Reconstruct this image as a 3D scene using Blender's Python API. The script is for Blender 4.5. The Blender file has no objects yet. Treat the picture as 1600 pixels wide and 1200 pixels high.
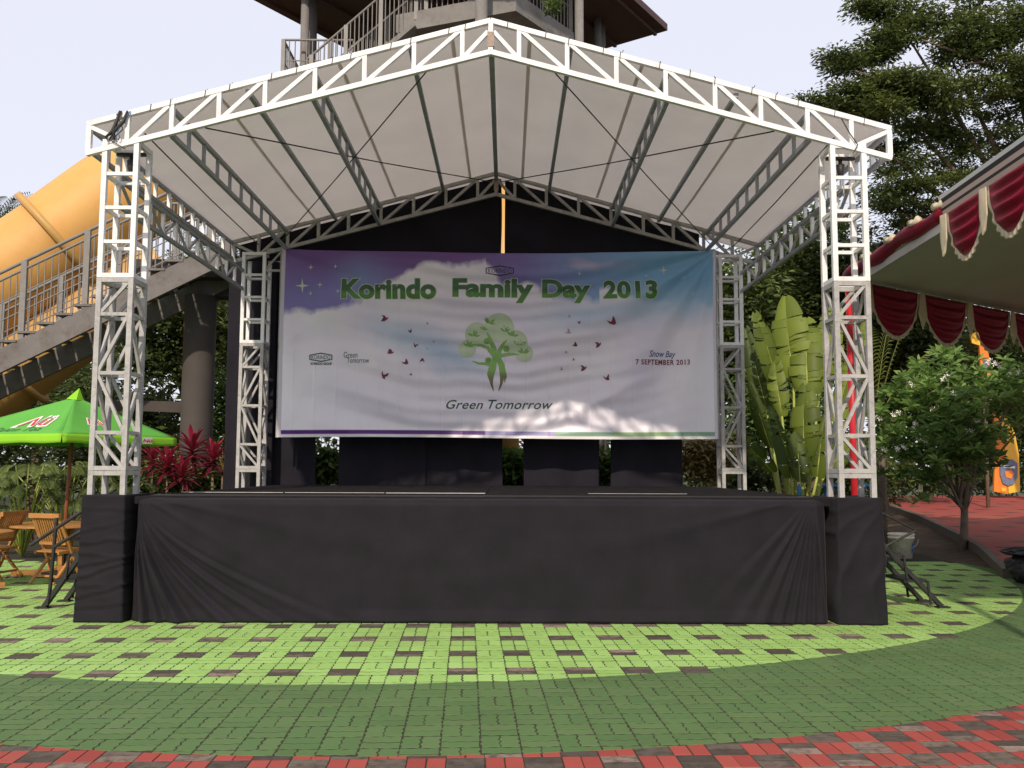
import bpy, bmesh, math, random
import numpy as np
from mathutils import Vector, Matrix, noise as mnoise

sc = bpy.context.scene
rng = random.Random(7)
nr = np.random.default_rng(11)
R = math.radians
COL = sc.collection

# ------------------------------------------------------------------ camera
F, PITCH, YAW, ROLL = 1433.15, .0891, .0052, .0039
CAM = Vector((.2416, 0, 1.5665))
_f = Vector((math.sin(YAW) * math.cos(PITCH), math.cos(YAW) * math.cos(PITCH), math.sin(PITCH)))
_r0 = Vector((math.cos(YAW), -math.sin(YAW), 0)); _u0 = _r0.cross(_f)
_r = _r0 * math.cos(ROLL) + _u0 * math.sin(ROLL)
_u = -_r0 * math.sin(ROLL) + _u0 * math.cos(ROLL)
cam = bpy.data.cameras.new('camera'); cam.lens = 36 * F / 1600; cam.sensor_width = 36
cam.clip_end = 2000; cam.clip_start = .05
camo = bpy.data.objects.new('camera', cam); COL.objects.link(camo)
camo.matrix_world = Matrix(((_r.x, _u.x, -_f.x, CAM.x), (_r.y, _u.y, -_f.y, CAM.y), (_r.z, _u.z, -_f.z, CAM.z), (0, 0, 0, 1)))
sc.camera = camo

# ------------------------------------------------------------------ sky, sun, exposure
SUN_FROM = Vector((-1.12, -5.0, 3.62)).normalized()
elev = math.asin(SUN_FROM.z); azim = math.atan2(SUN_FROM.x, SUN_FROM.y)
w = bpy.data.worlds.new('World'); sc.world = w; w.use_nodes = True
nt = w.node_tree; nt.nodes.clear()
sky = nt.nodes.new('ShaderNodeTexSky'); sky.sky_type = 'NISHITA'; sky.sun_disc = False
sky.sun_elevation = elev; sky.sun_rotation = azim % (2 * math.pi)
sky.air_density = 1.0; sky.dust_density = 2.0; sky.ozone_density = 1.5; sky.altitude = 0
bg = nt.nodes.new('ShaderNodeBackground'); bg.inputs[1].default_value = .12
wo = nt.nodes.new('ShaderNodeOutputWorld')
hz = nt.nodes.new('ShaderNodeMix'); hz.data_type = 'RGBA'; hz.inputs[0].default_value = .80      # even white haze over the whole sky
hz.inputs[7].default_value = (7.3, 7.3, 8.1, 1)
nt.links.new(sky.outputs[0], hz.inputs[6]); nt.links.new(hz.outputs[2], bg.inputs[0]); nt.links.new(bg.outputs[0], wo.inputs[0])
sun = bpy.data.lights.new('sun', 'SUN'); sun.energy = 3.3; sun.angle = R(1.1); sun.color = (1, .86, .71)
suno = bpy.data.objects.new('sun', sun); COL.objects.link(suno)
suno.rotation_euler = SUN_FROM.to_track_quat('Z', 'Y').to_euler(); suno.location = (-6, -20, 20)
vs = sc.view_settings; vs.view_transform = 'Standard'; vs.look = 'None'; vs.exposure = 0.16; vs.gamma = 1; vs.use_curve_mapping = False
sc.cycles.max_bounces = 8; sc.cycles.transparent_max_bounces = 8
sc.cycles.use_denoising = True

def at(px, py, Y):
    d = _f + _r * ((px - 800) / F) - _u * ((py - 600) / F)
    return CAM + d * (Y / d.y)
def atz(px, py, Z):
    d = _f + _r * ((px - 800) / F) - _u * ((py - 600) / F)
    return CAM + d * ((Z - CAM.z) / d.z)

# ------------------------------------------------------------------ materials
def newmat(name):
    m = bpy.data.materials.new(name); m.use_nodes = True
    n = m.node_tree; b = n.nodes['Principled BSDF']
    return m, n, b
def N(n, t, **kw):
    x = n.nodes.new(t)
    for k, v in kw.items(): setattr(x, k, v)
    return x
def mix(n, a, b, f, blend='MIX'):
    x = n.nodes.new('ShaderNodeMix'); x.data_type = 'RGBA'; x.blend_type = blend
    for s, v in ((6, a), (7, b), (0, f)):
        if hasattr(v, 'links') or isinstance(v, bpy.types.NodeSocket): n.links.new(v, x.inputs[s])
        else: x.inputs[s].default_value = v if s == 0 else (tuple(v) + (1,) if len(v) == 3 else v)
    return x.outputs[2]
def math_(n, op, a, b=0.0, clamp=False):
    x = n.nodes.new('ShaderNodeMath'); x.operation = op; x.use_clamp = clamp
    for i, v in enumerate((a, b)):
        if isinstance(v, bpy.types.NodeSocket): n.links.new(v, x.inputs[i])
        else: x.inputs[i].default_value = v
    return x.outputs[0]
def tex_noise(n, scale, detail=4, rough=.6, coord='pos'):
    t = N(n, 'ShaderNodeTexNoise'); t.inputs['Scale'].default_value = scale
    t.inputs['Detail'].default_value = detail; t.inputs['Roughness'].default_value = rough
    if coord == 'pos': n.links.new(N(n, 'ShaderNodeNewGeometry').outputs['Position'], t.inputs['Vector'])
    else: n.links.new(N(n, 'ShaderNodeTexCoord').outputs['Object'], t.inputs['Vector'])
    return t.outputs['Fac']
def ramp(n, fac, stops):
    r = N(n, 'ShaderNodeValToRGB'); el = r.color_ramp.elements
    while len(el) < len(stops): el.new(.5)
    for e, (p, c) in zip(el, stops):
        e.position = p; e.color = tuple(c) + (1,) if len(c) == 3 else c
    n.links.new(fac, r.inputs[0]); return r.outputs[0]
def sc3(c, k): return tuple(min(1, x * k) for x in c)
MATS = {}
def surf(name, col, rough=.7, var=.2, scale=6, bump=.0, bscale=60, metal=0, spec=.35, dirt=None, dirt_amt=.5, sheen=0):
    m, n, b = newmat(name)
    f = tex_noise(n, scale)
    c = ramp(n, f, [(.25, sc3(col, 1 - var)), (.75, sc3(col, 1 + var))])
    if dirt:
        g = tex_noise(n, scale * 2.3, 6, .7)
        c = mix(n, c, dirt, math_(n, 'MULTIPLY', math_(n, 'MULTIPLY', math_(n, 'SUBTRACT', g, .5), 5, True), dirt_amt))
    n.links.new(c, b.inputs['Base Color'])
    b.inputs['Roughness'].default_value = rough; b.inputs['Metallic'].default_value = metal
    b.inputs['Specular IOR Level'].default_value = spec
    if sheen: b.inputs['Sheen Weight'].default_value = sheen
    if bump:
        bp = N(n, 'ShaderNodeBump'); bp.inputs['Strength'].default_value = bump; bp.inputs['Distance'].default_value = .01
        n.links.new(tex_noise(n, bscale, 5), bp.inputs['Height']); n.links.new(bp.outputs[0], b.inputs['Normal'])
    MATS[name] = m
    return m
def leafmat(name, dark, light, trans=.25, rough=.5, spec=.3):
    m, n, b = newmat(name)
    a = N(n, 'ShaderNodeAttribute'); a.attribute_name = 'rnd'
    oi = N(n, 'ShaderNodeObjectInfo')
    f = math_(n, 'ADD', a.outputs['Fac'], math_(n, 'MULTIPLY', oi.outputs['Random'], .15))
    mid = tuple((x + y) * .45 for x, y in zip(dark, light))
    c = ramp(n, f, [(0, dark), (.5, mid), (1, light)])
    n.links.new(c, b.inputs['Base Color']); b.inputs['Roughness'].default_value = rough
    b.inputs['Specular IOR Level'].default_value = spec
    t = N(n, 'ShaderNodeBsdfTranslucent'); n.links.new(mix(n, c, (1.0, .95, .35), .25, 'MULTIPLY'), t.inputs[0])
    ms = N(n, 'ShaderNodeMixShader'); ms.inputs[0].default_value = trans
    o = n.nodes['Material Output']
    n.links.new(b.outputs[0], ms.inputs[1]); n.links.new(t.outputs[0], ms.inputs[2]); n.links.new(ms.outputs[0], o.inputs[0])
    MATS[name] = m; return m
def cloth(name, col, trans=.3, var=.08, scale=2.5, weave=0.0, rough=.85, sheen=0):
    m, n, b = newmat(name)
    c = ramp(n, tex_noise(n, scale), [(.25, sc3(col, 1 - var)), (.75, sc3(col, 1 + var))])
    n.links.new(c, b.inputs['Base Color']); b.inputs['Roughness'].default_value = rough; b.inputs['Specular IOR Level'].default_value = .2
    if sheen: b.inputs['Sheen Weight'].default_value = sheen
    if weave:
        bp = N(n, 'ShaderNodeBump'); bp.inputs['Strength'].default_value = weave; bp.inputs['Distance'].default_value = .006
        n.links.new(tex_noise(n, 45, 4), bp.inputs['Height']); n.links.new(bp.outputs[0], b.inputs['Normal'])
    if trans:
        t = N(n, 'ShaderNodeBsdfTranslucent'); n.links.new(c, t.inputs[0])
        ms = N(n, 'ShaderNodeMixShader'); ms.inputs[0].default_value = trans
        n.links.new(b.outputs[0], ms.inputs[1]); n.links.new(t.outputs[0], ms.inputs[2])
        n.links.new(ms.outputs[0], n.nodes['Material Output'].inputs[0])
    MATS[name] = m; return m

white = surf('white_paint', (.80, .79, .775), .45, .06, 5, .15, 90, dirt=(.42, .40, .37), dirt_amt=.45)
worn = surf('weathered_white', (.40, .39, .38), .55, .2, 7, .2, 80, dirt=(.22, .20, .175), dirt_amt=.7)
steel = surf('purlin_steel', (.33, .345, .38), .5, .15, 6, dirt=(.18, .16, .14), dirt_amt=.5)
greysteel = surf('galvanised_steel', (.21, .20, .19), .5, .15, 6, dirt=(.17, .14, .11), dirt_amt=.5)
concrete = surf('concrete', (.22, .21, .20), .85, .18, 2.2, .3, 40, dirt=(.13, .12, .105), dirt_amt=.6)
stairconc = surf('stair_steel_plate', (.155, .142, .135), .7, .18, 2.5, .2, 40, dirt=(.10, .07, .055), dirt_amt=.7)
brownroof = surf('brown_soffit', (.085, .045, .042), .7, .2, 3)
rooftile = surf('roof_tile', (.16, .06, .045), .7, .2, 3)
slidey = surf('slide_yellow', (.62, .34, .095), .55, .06, 1.2, .05, 30, dirt=(.52, .25, .06), dirt_amt=.3)
slideo = surf('slide_flange', (.50, .29, .085), .45, .08, 1.5)
blackc = cloth('black_cloth', (.0125, .0108, .0150), .02, .25, 3, .25, .8, .03)
blackback = cloth('black_backcloth', (.016, .0145, .021), .06, .25, 2, .2, .85, .0)
deckm = surf('deck_black', (.018, .016, .018), .95, .3, 4, .1, 50, spec=.05)
alum = surf('deck_edge_metal', (.55, .53, .48), .4, .2, 8)
blackmetal = surf('black_painted_metal', (.022, .022, .022), .5, .3, 9, dirt=(.07, .05, .035), dirt_amt=.4)
wood = surf('teak', (.40, .185, .055), .5, .22, 9, .1, 60)
canvas = cloth('canopy_canvas', (.765, .735, .71), .56, .03, 1.6, .12)
canvas_seam = cloth('canopy_seam', (.60, .555, .51), .40, .05, 1.2)
tentc = cloth('tent_lining', (.58, .58, .60), .18, .06, 1)
tentw = cloth('tent_white', (.72, .70, .68), .12, .06, 1)
maroon = cloth('maroon_satin', (.24, .007, .028), .12, .2, 8, .1, .5, 0)
cream = cloth('cream_trim', (.66, .58, .42), .2, .12, 12, .2)
redpole = surf('red_pole', (.50, .02, .03), .4, .15, 4)
umbg = cloth('umbrella_green', (.16, .52, .09), .30, .06, 2, .1)
umbl = cloth('umbrella_lime', (.34, .72, .05), .3, .05, 2)
prred = surf('print_red', (.55, .02, .035), .5, .05, 4)
prwhite = surf('print_white', (.82, .80, .76), .5, .04, 4)
prgreen = surf('print_dark_green', (.04, .12, .04), .6, .05, 4)
soil = surf('soil', (.085, .055, .035), .95, .35, 3, .8, 18)
groundm = surf('grass_soil', (.05, .06, .025), .95, .4, .9, .8, 12)
kerbm = surf('kerb_concrete', (.13, .105, .08), .9, .2, 4, .4, 40)
bucketm = surf('bucket_plastic', (.72, .66, .56), .45, .1, 5, dirt=(.40, .30, .2), dirt_amt=.5)
bluem = surf('blue_plastic', (.02, .13, .30), .4, .1, 5)
pinkm = surf('pink_plastic', (.65, .25, .28), .4, .1, 5)
bagm = surf('black_plastic', (.02, .02, .024), .3, .3, 9, .3, 25)
orange = surf('board_orange', (.72, .22, .03), .45, .1, 3)
yellow = surf('board_yellow', (.78, .46, .05), .45, .1, 3)
badgem = surf('badge_blue_grey', (.14, .17, .26), .5, .2, 9)
bark = surf('bark', (.16, .115, .08), .9, .35, 8, .7, 30)
greybark = surf('grey_bark', (.15, .12, .09), .9, .3, 9, .5, 40)
limb_l = surf('pale_limb', (.17, .12, .09), .85, .3, 8, .4, 30)
petiole = surf('petiole_green', (.30, .34, .07), .5, .25, 6)
flower = surf('flower_white', (.80, .78, .70), .6, .05, 6)
bollard = surf('column_concrete', (.070, .060, .054), .8, .15, 1.5, .2, 30)
beamm = surf('dark_beam', (.06, .05, .045), .8, .2, 3)
L_tree = leafmat('leaf_tree', (.040, .066, .026), (.20, .25, .07), .38)
L_back = leafmat('leaf_back', (.024, .044, .016), (.14, .19, .05), .32)
L_shrub = leafmat('leaf_shrub', (.03, .065, .018), (.17, .26, .06), .3)
L_frang = leafmat('leaf_frangipani', (.075, .15, .05), (.30, .46, .13), .45, .6)
L_banana = leafmat('leaf_banana', (.045, .075, .012), (.30, .38, .055), .42, .5)
L_palm = leafmat('leaf_palm', (.06, .09, .015), (.30, .34, .07), .3)
L_phil = leafmat('leaf_philodendron', (.03, .055, .012), (.17, .22, .06), .2, .5)
L_red = leafmat('leaf_cordyline', (.035, .006, .012), (.40, .035, .075), .3, .4)
L_dry = leafmat('leaf_dry', (.09, .07, .02), (.40, .30, .12), .25)

# ------------------------------------------------------------------ object helpers
def tag(o, label=None, cat=None, group=None, kind=None):
    if label: o['label'] = label
    if cat: o['category'] = cat
    if group: o['group'] = group
    if kind: o['kind'] = kind
    return o
ORIG = {}
def empty(name, loc, label, cat, group=None):
    o = bpy.data.objects.new(name, None); COL.objects.link(o); o.location = loc; o.empty_display_size = .2
    ORIG[o.name] = Vector(loc); return tag(o, label, cat, group)
def origin(parent):
    if parent is None: return Vector((0, 0, 0))
    while parent.parent: parent = parent.parent
    return ORIG.get(parent.name, Vector((0, 0, 0)))
class MB:
    def __init__(s): s.v = []; s.f = []; s.mi = []; s.cur = 0
    def add(s, vs, fs):
        o = len(s.v); s.v += [tuple(x) for x in vs]; s.f += [tuple(i + o for i in f) for f in fs]; s.mi += [s.cur] * len(fs); return s
    def box(s, lo, hi):
        x0, y0, z0 = lo; x1, y1, z1 = hi
        return s.add([(x0, y0, z0), (x1, y0, z0), (x1, y1, z0), (x0, y1, z0), (x0, y0, z1), (x1, y0, z1), (x1, y1, z1), (x0, y1, z1)],
                     [(0, 3, 2, 1), (4, 5, 6, 7), (0, 1, 5, 4), (1, 2, 6, 5), (2, 3, 7, 6), (3, 0, 4, 7)])
    def bar(s, p, q, wd, ht=None, up=(0, 0, 1)):
        p = Vector(p); q = Vector(q); ht = ht or wd; d = (q - p).normalized()
        u = Vector(up)
        if abs(d.dot(u)) > .98: u = Vector((0, 1, 0))
        a = d.cross(u).normalized() * wd / 2; b = a.cross(d).normalized() * ht / 2
        vs = [c + i * a + j * b for c in (p, q) for i, j in ((-1, -1), (1, -1), (1, 1), (-1, 1))]
        return s.add(vs, [(3, 2, 1, 0), (4, 5, 6, 7), (0, 1, 5, 4), (1, 2, 6, 5), (2, 3, 7, 6), (3, 0, 4, 7)])
    def tube(s, pts, rad, n=8, caps=True):
        pts = [Vector(p) for p in pts]; rad = rad if hasattr(rad, '__len__') else [rad] * len(pts)
        vs = []; fs = []; prev = None
        for i, p in enumerate(pts):
            d = (pts[min(i + 1, len(pts) - 1)] - pts[max(i - 1, 0)]).normalized()
            if prev is None:
                u = Vector((0, 0, 1)) if abs(d.z) < .9 else Vector((1, 0, 0)); a = d.cross(u).normalized()
            else: a = (prev - d * prev.dot(d)).normalized()
            prev = a; b = d.cross(a)
            for k in range(n):
                t = 2 * math.pi * k / n; vs.append(p + (a * math.cos(t) + b * math.sin(t)) * rad[i])
        for i in range(len(pts) - 1):
            for k in range(n):
                k2 = (k + 1) % n; fs.append((i * n + k, i * n + k2, (i + 1) * n + k2, (i + 1) * n + k))
        if caps: fs.append(tuple(range(n - 1, -1, -1))); fs.append(tuple(range((len(pts) - 1) * n, len(pts) * n)))
        return s.add(vs, fs)
    def grid(s, fn, nu, nv):
        vs = [fn(i / nu, j / nv) for j in range(nv + 1) for i in range(nu + 1)]
        fs = [(j * (nu + 1) + i, j * (nu + 1) + i + 1, (j + 1) * (nu + 1) + i + 1, (j + 1) * (nu + 1) + i) for j in range(nv) for i in range(nu)]
        return s.add(vs, fs)
    def lathe(s, prof, c, n=24):
        vs = [(c[0] + r * math.cos(2 * math.pi * k / n), c[1] + r * math.sin(2 * math.pi * k / n), c[2] + z) for r, z in prof for k in range(n)]
        fs = [(i * n + k, i * n + (k + 1) % n, (i + 1) * n + (k + 1) % n, (i + 1) * n + k) for i in range(len(prof) - 1) for k in range(n)]
        fs.append(tuple(range(n - 1, -1, -1))); fs.append(tuple(range((len(prof) - 1) * n, len(prof) * n)))
        return s.add(vs, fs)
    def build(s, name, m, parent=None, smooth=False, rnd=None):
        og = origin(parent); me = bpy.data.meshes.new(name)
        me.from_pydata([(x - og.x, y - og.y, z - og.z) for x, y, z in s.v], [], s.f)
        ms = m if isinstance(m, (list, tuple)) else [m]
        for x in ms: me.materials.append(x)
        if len(ms) > 1: me.polygons.foreach_set('material_index', s.mi)
        if smooth: me.polygons.foreach_set('use_smooth', [True] * len(s.f))
        if rnd is not None:
            a = me.attributes.new('rnd', 'FLOAT', 'POINT'); a.data.foreach_set('value', rnd)
        o = bpy.data.objects.new(name, me); COL.objects.link(o); o.parent = parent
        return o
def solid(o, t, offset=0):
    md = o.modifiers.new('thickness', 'SOLIDIFY'); md.thickness = t; md.offset = offset; return o
# shared unit bar for the hundreds of struts
_ub = {}
def unitbar(m, rnd=False):
    k = (m.name, rnd)
    if k not in _ub:
        b = MB()
        if rnd: b.tube([(0, 0, -.5), (0, 0, .5)], .5, 10)
        else: b.box((-.5, -.5, -.5), (.5, .5, .5))
        me = bpy.data.meshes.new('strut'); me.from_pydata(b.v, [], b.f); me.materials.append(m)
        if rnd:
            me.polygons.foreach_set('use_smooth', [True] * (len(b.f) - 2) + [False] * 2)
        _ub[k] = me
    return _ub[k]
def strut(name, p, q, wd, m, parent, ht=None, rnd=False, up=(0, 0, 1)):
    og = origin(parent); p = Vector(p) - og; q = Vector(q) - og; d = q - p; L = d.length; d.normalize()
    u = Vector(up)
    if abs(d.dot(u)) > .98: u = Vector((0, 1, 0))
    a = d.cross(u).normalized(); b = d.cross(a)
    o = bpy.data.objects.new(name, unitbar(m, rnd)); COL.objects.link(o); o.parent = parent
    h = ht or wd
    M = Matrix(((a.x * wd, b.x * h, d.x * L, 0), (a.y * wd, b.y * h, d.y * L, 0), (a.z * wd, b.z * h, d.z * L, 0), (0, 0, 0, 1)))
    M.translation = (p + q) / 2
    o.matrix_basis = M
    return o

# ------------------------------------------------------------------ ground and paving
C1, R1 = (-1.26, 15.67), 8.92          # edge of the light green paint
C2, R2 = (-.68, 14.06), 8.94           # edge of the dark green paint
g = MB().add([(-400, -300, -.06), (400, -300, -.06), (400, 700, -.06), (-400, 700, -.06)], [(0, 1, 2, 3)]).build('ground', groundm)
tag(g, kind='structure')

def paintmat():
    m, n, b = newmat('painted_paver')
    pos = N(n, 'ShaderNodeNewGeometry').outputs['Position']
    sx = N(n, 'ShaderNodeSeparateXYZ'); n.links.new(pos, sx.inputs[0])
    def inside(c, r):
        dx = math_(n, 'SUBTRACT', sx.outputs[0], c[0]); dy = math_(n, 'SUBTRACT', sx.outputs[1], c[1])
        d = math_(n, 'SQRT', math_(n, 'ADD', math_(n, 'MULTIPLY', dx, dx), math_(n, 'MULTIPLY', dy, dy)))
        d = math_(n, 'ADD', d, math_(n, 'MULTIPLY', math_(n, 'SUBTRACT', tex_noise(n, 9, 3), .5), .05))
        return math_(n, 'LESS_THAN', d, r)
    a = N(n, 'ShaderNodeAttribute'); a.attribute_name = 'rnd'
    oi = N(n, 'ShaderNodeObjectInfo')
    rn = math_(n, 'FRACT', math_(n, 'ADD', a.outputs['Fac'], oi.outputs['Random']))
    light = ramp(n, rn, [(0, (.285, .475, .125)), (.5, (.31, .51, .14)), (1, (.34, .54, .16))])
    dark = ramp(n, rn, [(0, (.082, .152, .052)), (.5, (.092, .165, .056)), (1, (.105, .172, .062))])
    red = ramp(n, rn, [(0, (.285, .05, .04)), (.5, (.325, .06, .047)), (1, (.36, .075, .058))])
    c = mix(n, red, dark, inside(C2, R2)); c = mix(n, c, light, inside(C1, R1))
    big = tex_noise(n, .8, 4); c = mix(n, c, mix(n, c, (.62, .56, .48), 1.0, 'MULTIPLY'), math_(n, 'MULTIPLY', math_(n, 'SUBTRACT', big, .45), 1.4, True))
    wear = math_(n, 'MULTIPLY', math_(n, 'SUBTRACT', tex_noise(n, 34, 6, .75), .62), 7, True)
    c = mix(n, c, (.17, .145, .12), math_(n, 'MULTIPLY', wear, .55))
    grime = math_(n, 'MULTIPLY', math_(n, 'SUBTRACT', tex_noise(n, 3.2, 6, .7), .56), 4, True); c = mix(n, c, (.13, .14, .07), math_(n, 'MULTIPLY', grime, .30))
    n.links.new(c, b.inputs['Base Color']); b.inputs['Roughness'].default_value = .72; b.inputs['Specular IOR Level'].default_value = .3
    bp = N(n, 'ShaderNodeBump'); bp.inputs['Strength'].default_value = .5; bp.inputs['Distance'].default_value = .006
    n.links.new(tex_noise(n, 70, 6, .7), bp.inputs['Height']); n.links.new(bp.outputs[0], b.inputs['Normal'])
    return m
paint = paintmat()
def baremat():
    m, n, b = newmat('bare_paver')
    a = N(n, 'ShaderNodeAttribute'); a.attribute_name = 'rnd'; oi = N(n, 'ShaderNodeObjectInfo')
    rn = math_(n, 'FRACT', math_(n, 'ADD', a.outputs['Fac'], oi.outputs['Random']))
    c = ramp(n, rn, [(0, (.075, .060, .050)), (.45, (.115, .092, .075)), (.75, (.165, .13, .105)), (1, (.30, .22, .18))])
    c = mix(n, c, (.045, .042, .030), math_(n, 'MULTIPLY', math_(n, 'SUBTRACT', tex_noise(n, 14, 5), .45), 3.5, True))
    n.links.new(c, b.inputs['Base Color']); b.inputs['Roughness'].default_value = .9; b.inputs['Specular IOR Level'].default_value = .2
    bp = N(n, 'ShaderNodeBump'); bp.inputs['Strength'].default_value = .7; bp.inputs['Distance'].default_value = .008
    n.links.new(tex_noise(n, 60, 6, .7), bp.inputs['Height']); n.links.new(bp.outputs[0], b.inputs['Normal'])
    return m
bare = baremat()
joint = surf('joint_sand', (.035, .032, .018), .95, .3, 10, .5, 60)

GA = -.0429; GU = Vector((math.cos(GA), -math.sin(GA))); GV = Vector((math.sin(GA), math.cos(GA)))
G0 = Vector((-.0927, 7.1902))
def zig_poly(L, Wd, X=False):
    d = .0065; L -= .009 if X else .018; Wd -= .017 if X else .010
    ts = [0, .12, .30, .5, .70, .88, 1]; zs = [0, 1, -1, 1, -1, 1, 0]
    rt = [(Wd / 2 + d * z, -L / 2 + L * t) for t, z in zip(ts, zs)]
    lf = [(-Wd / 2 + d * z, -L / 2 + L * t) for t, z in zip(ts, zs)]
    return rt + lf[::-1]
def rect_poly(L, Wd, X=False):
    L -= .007 if X else .013; Wd -= .013 if X else .007; return [(Wd / 2, -L / 2), (Wd / 2, L / 2), (-Wd / 2, L / 2), (-Wd / 2, -L / 2)]
def clip(poly, c, nrm):
    out = []
    for i in range(len(poly)):
        p, q = poly[i], poly[(i + 1) % len(poly)]
        dp = (p[0] - c[0]) * nrm[0] + (p[1] - c[1]) * nrm[1]; dq = (q[0] - c[0]) * nrm[0] + (q[1] - c[1]) * nrm[1]
        if dp <= 0: out.append(p)
        if (dp < 0 < dq) or (dq < 0 < dp):
            t = dp / (dp - dq); out.append((p[0] + t * (q[0] - p[0]), p[1] + t * (q[1] - p[1])))
    return out
def block_geo(poly, h=.03, bev=.0015):
    n = len(poly); cx = sum(p[0] for p in poly) / n; cy = sum(p[1] for p in poly) / n
    def ins(p):
        d = math.hypot(p[0] - cx, p[1] - cy) or 1; k = (d - bev) / d; return (cx + (p[0] - cx) * k, cy + (p[1] - cy) * k)
    vs = [(x, y, -h) for x, y in poly] + [(x, y, -bev) for x, y in poly] + [(*ins(p), 0) for p in poly]
    fs = [(i, (i + 1) % n, n + (i + 1) % n, n + i) for i in range(n)] + [(n + i, n + (i + 1) % n, 2 * n + (i + 1) % n, 2 * n + i) for i in range(n)]
    fs.append(tuple(range(2 * n, 3 * n)))
    return vs, fs
zones = {'light': [], 'dark': [], 'red': []}
def visible(x, y):
    if y < 4.2: return False
    if y > 9.75 and -3.9 < x < 3.9: return False
    return abs(x - .24) < .64 * y + .8
def dist(x, y, c): return math.hypot(x - c[0], y - c[1])
CELL = .225
for i in range(-46, 47):
    for j in range(-14, 46):
        ctr = G0 + GU * (i * CELL) + GV * (j * CELL)
        if not visible(ctr.x, ctr.y) or dist(ctr.x, ctr.y, C2) > R2 + .3: continue
        lightz = dist(ctr.x, ctr.y, C1) < R1
        unp = lightz and i % 2 == 0 and j % 3 == 0
        if lightz: X = (j % 3 == 0) if i % 2 == 0 else (j % 2 == 0)
        else: X = (i + j) % 2 == 0
        for s in (-1, 1):
            p = ctr + ((GV if X else GU) * (s * CELL / 4))
            if dist(p.x, p.y, C2) > R2 + .12: continue
            if p.x > 4.6 and p.y > 15.4 or p.x < -4 and p.y > 15.2: continue
            zones['light' if lightz else 'dark'].append((p, X, 'zig', unp))
RC = .207
RO = Vector((-.177, 4.99))
for i in range(-32, 33):
    for j in range(-6, 24):
        ctr = RO + GU * (i * RC) + GV * (j * RC)
        if not visible(ctr.x, ctr.y) or dist(ctr.x, ctr.y, C2) < R2 - .2: continue
        if ctr.y > 9.2: continue
        X = (i + j) % 2 == 1
        for s in (-1, 1):
            p = ctr + ((GV if X else GU) * (s * RC / 4))
            if dist(p.x, p.y, C2) < R2 - .10: continue
            zones['red'].append((p, X, 'rect', X))
_bm = {}
def shared(kind, m, X):
    k = (kind, m.name, X)
    if k not in _bm:
        vs, fs = block_geo(zig_poly(CELL, CELL / 2, X) if kind == 'zig' else rect_poly(RC, RC / 2, X))
        me = bpy.data.meshes.new('paver'); me.from_pydata(vs, [], fs); me.materials.append(m); _bm[k] = me
    return _bm[k]
def bed(name, rings, z):
    b = MB(); n = len(rings[0]); vs = [(x, y, z) for r in rings for x, y in r]
    b.add(vs, [(i, (i + 1) % n, n + (i + 1) % n, n + i) for i in range(n)] if len(rings) > 1 else [tuple(range(n))])
    o = b.build(name, joint); return tag(o, kind='structure')
def ring(c, r, n=96): return [(c[0] + r * math.cos(2 * math.pi * k / n), c[1] + r * math.sin(2 * math.pi * k / n)) for k in range(n)]
beds = {'light': bed('light_green_paving', [ring(C1, R1)], -.0012), 'dark': bed('dark_green_paving', [ring(C2, R2)], -.0022),
        'red': bed('red_paving', [[(-9, 1.5), (9.5, 1.5), (9.5, 11), (-9, 11)]], -.0032)}
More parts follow.
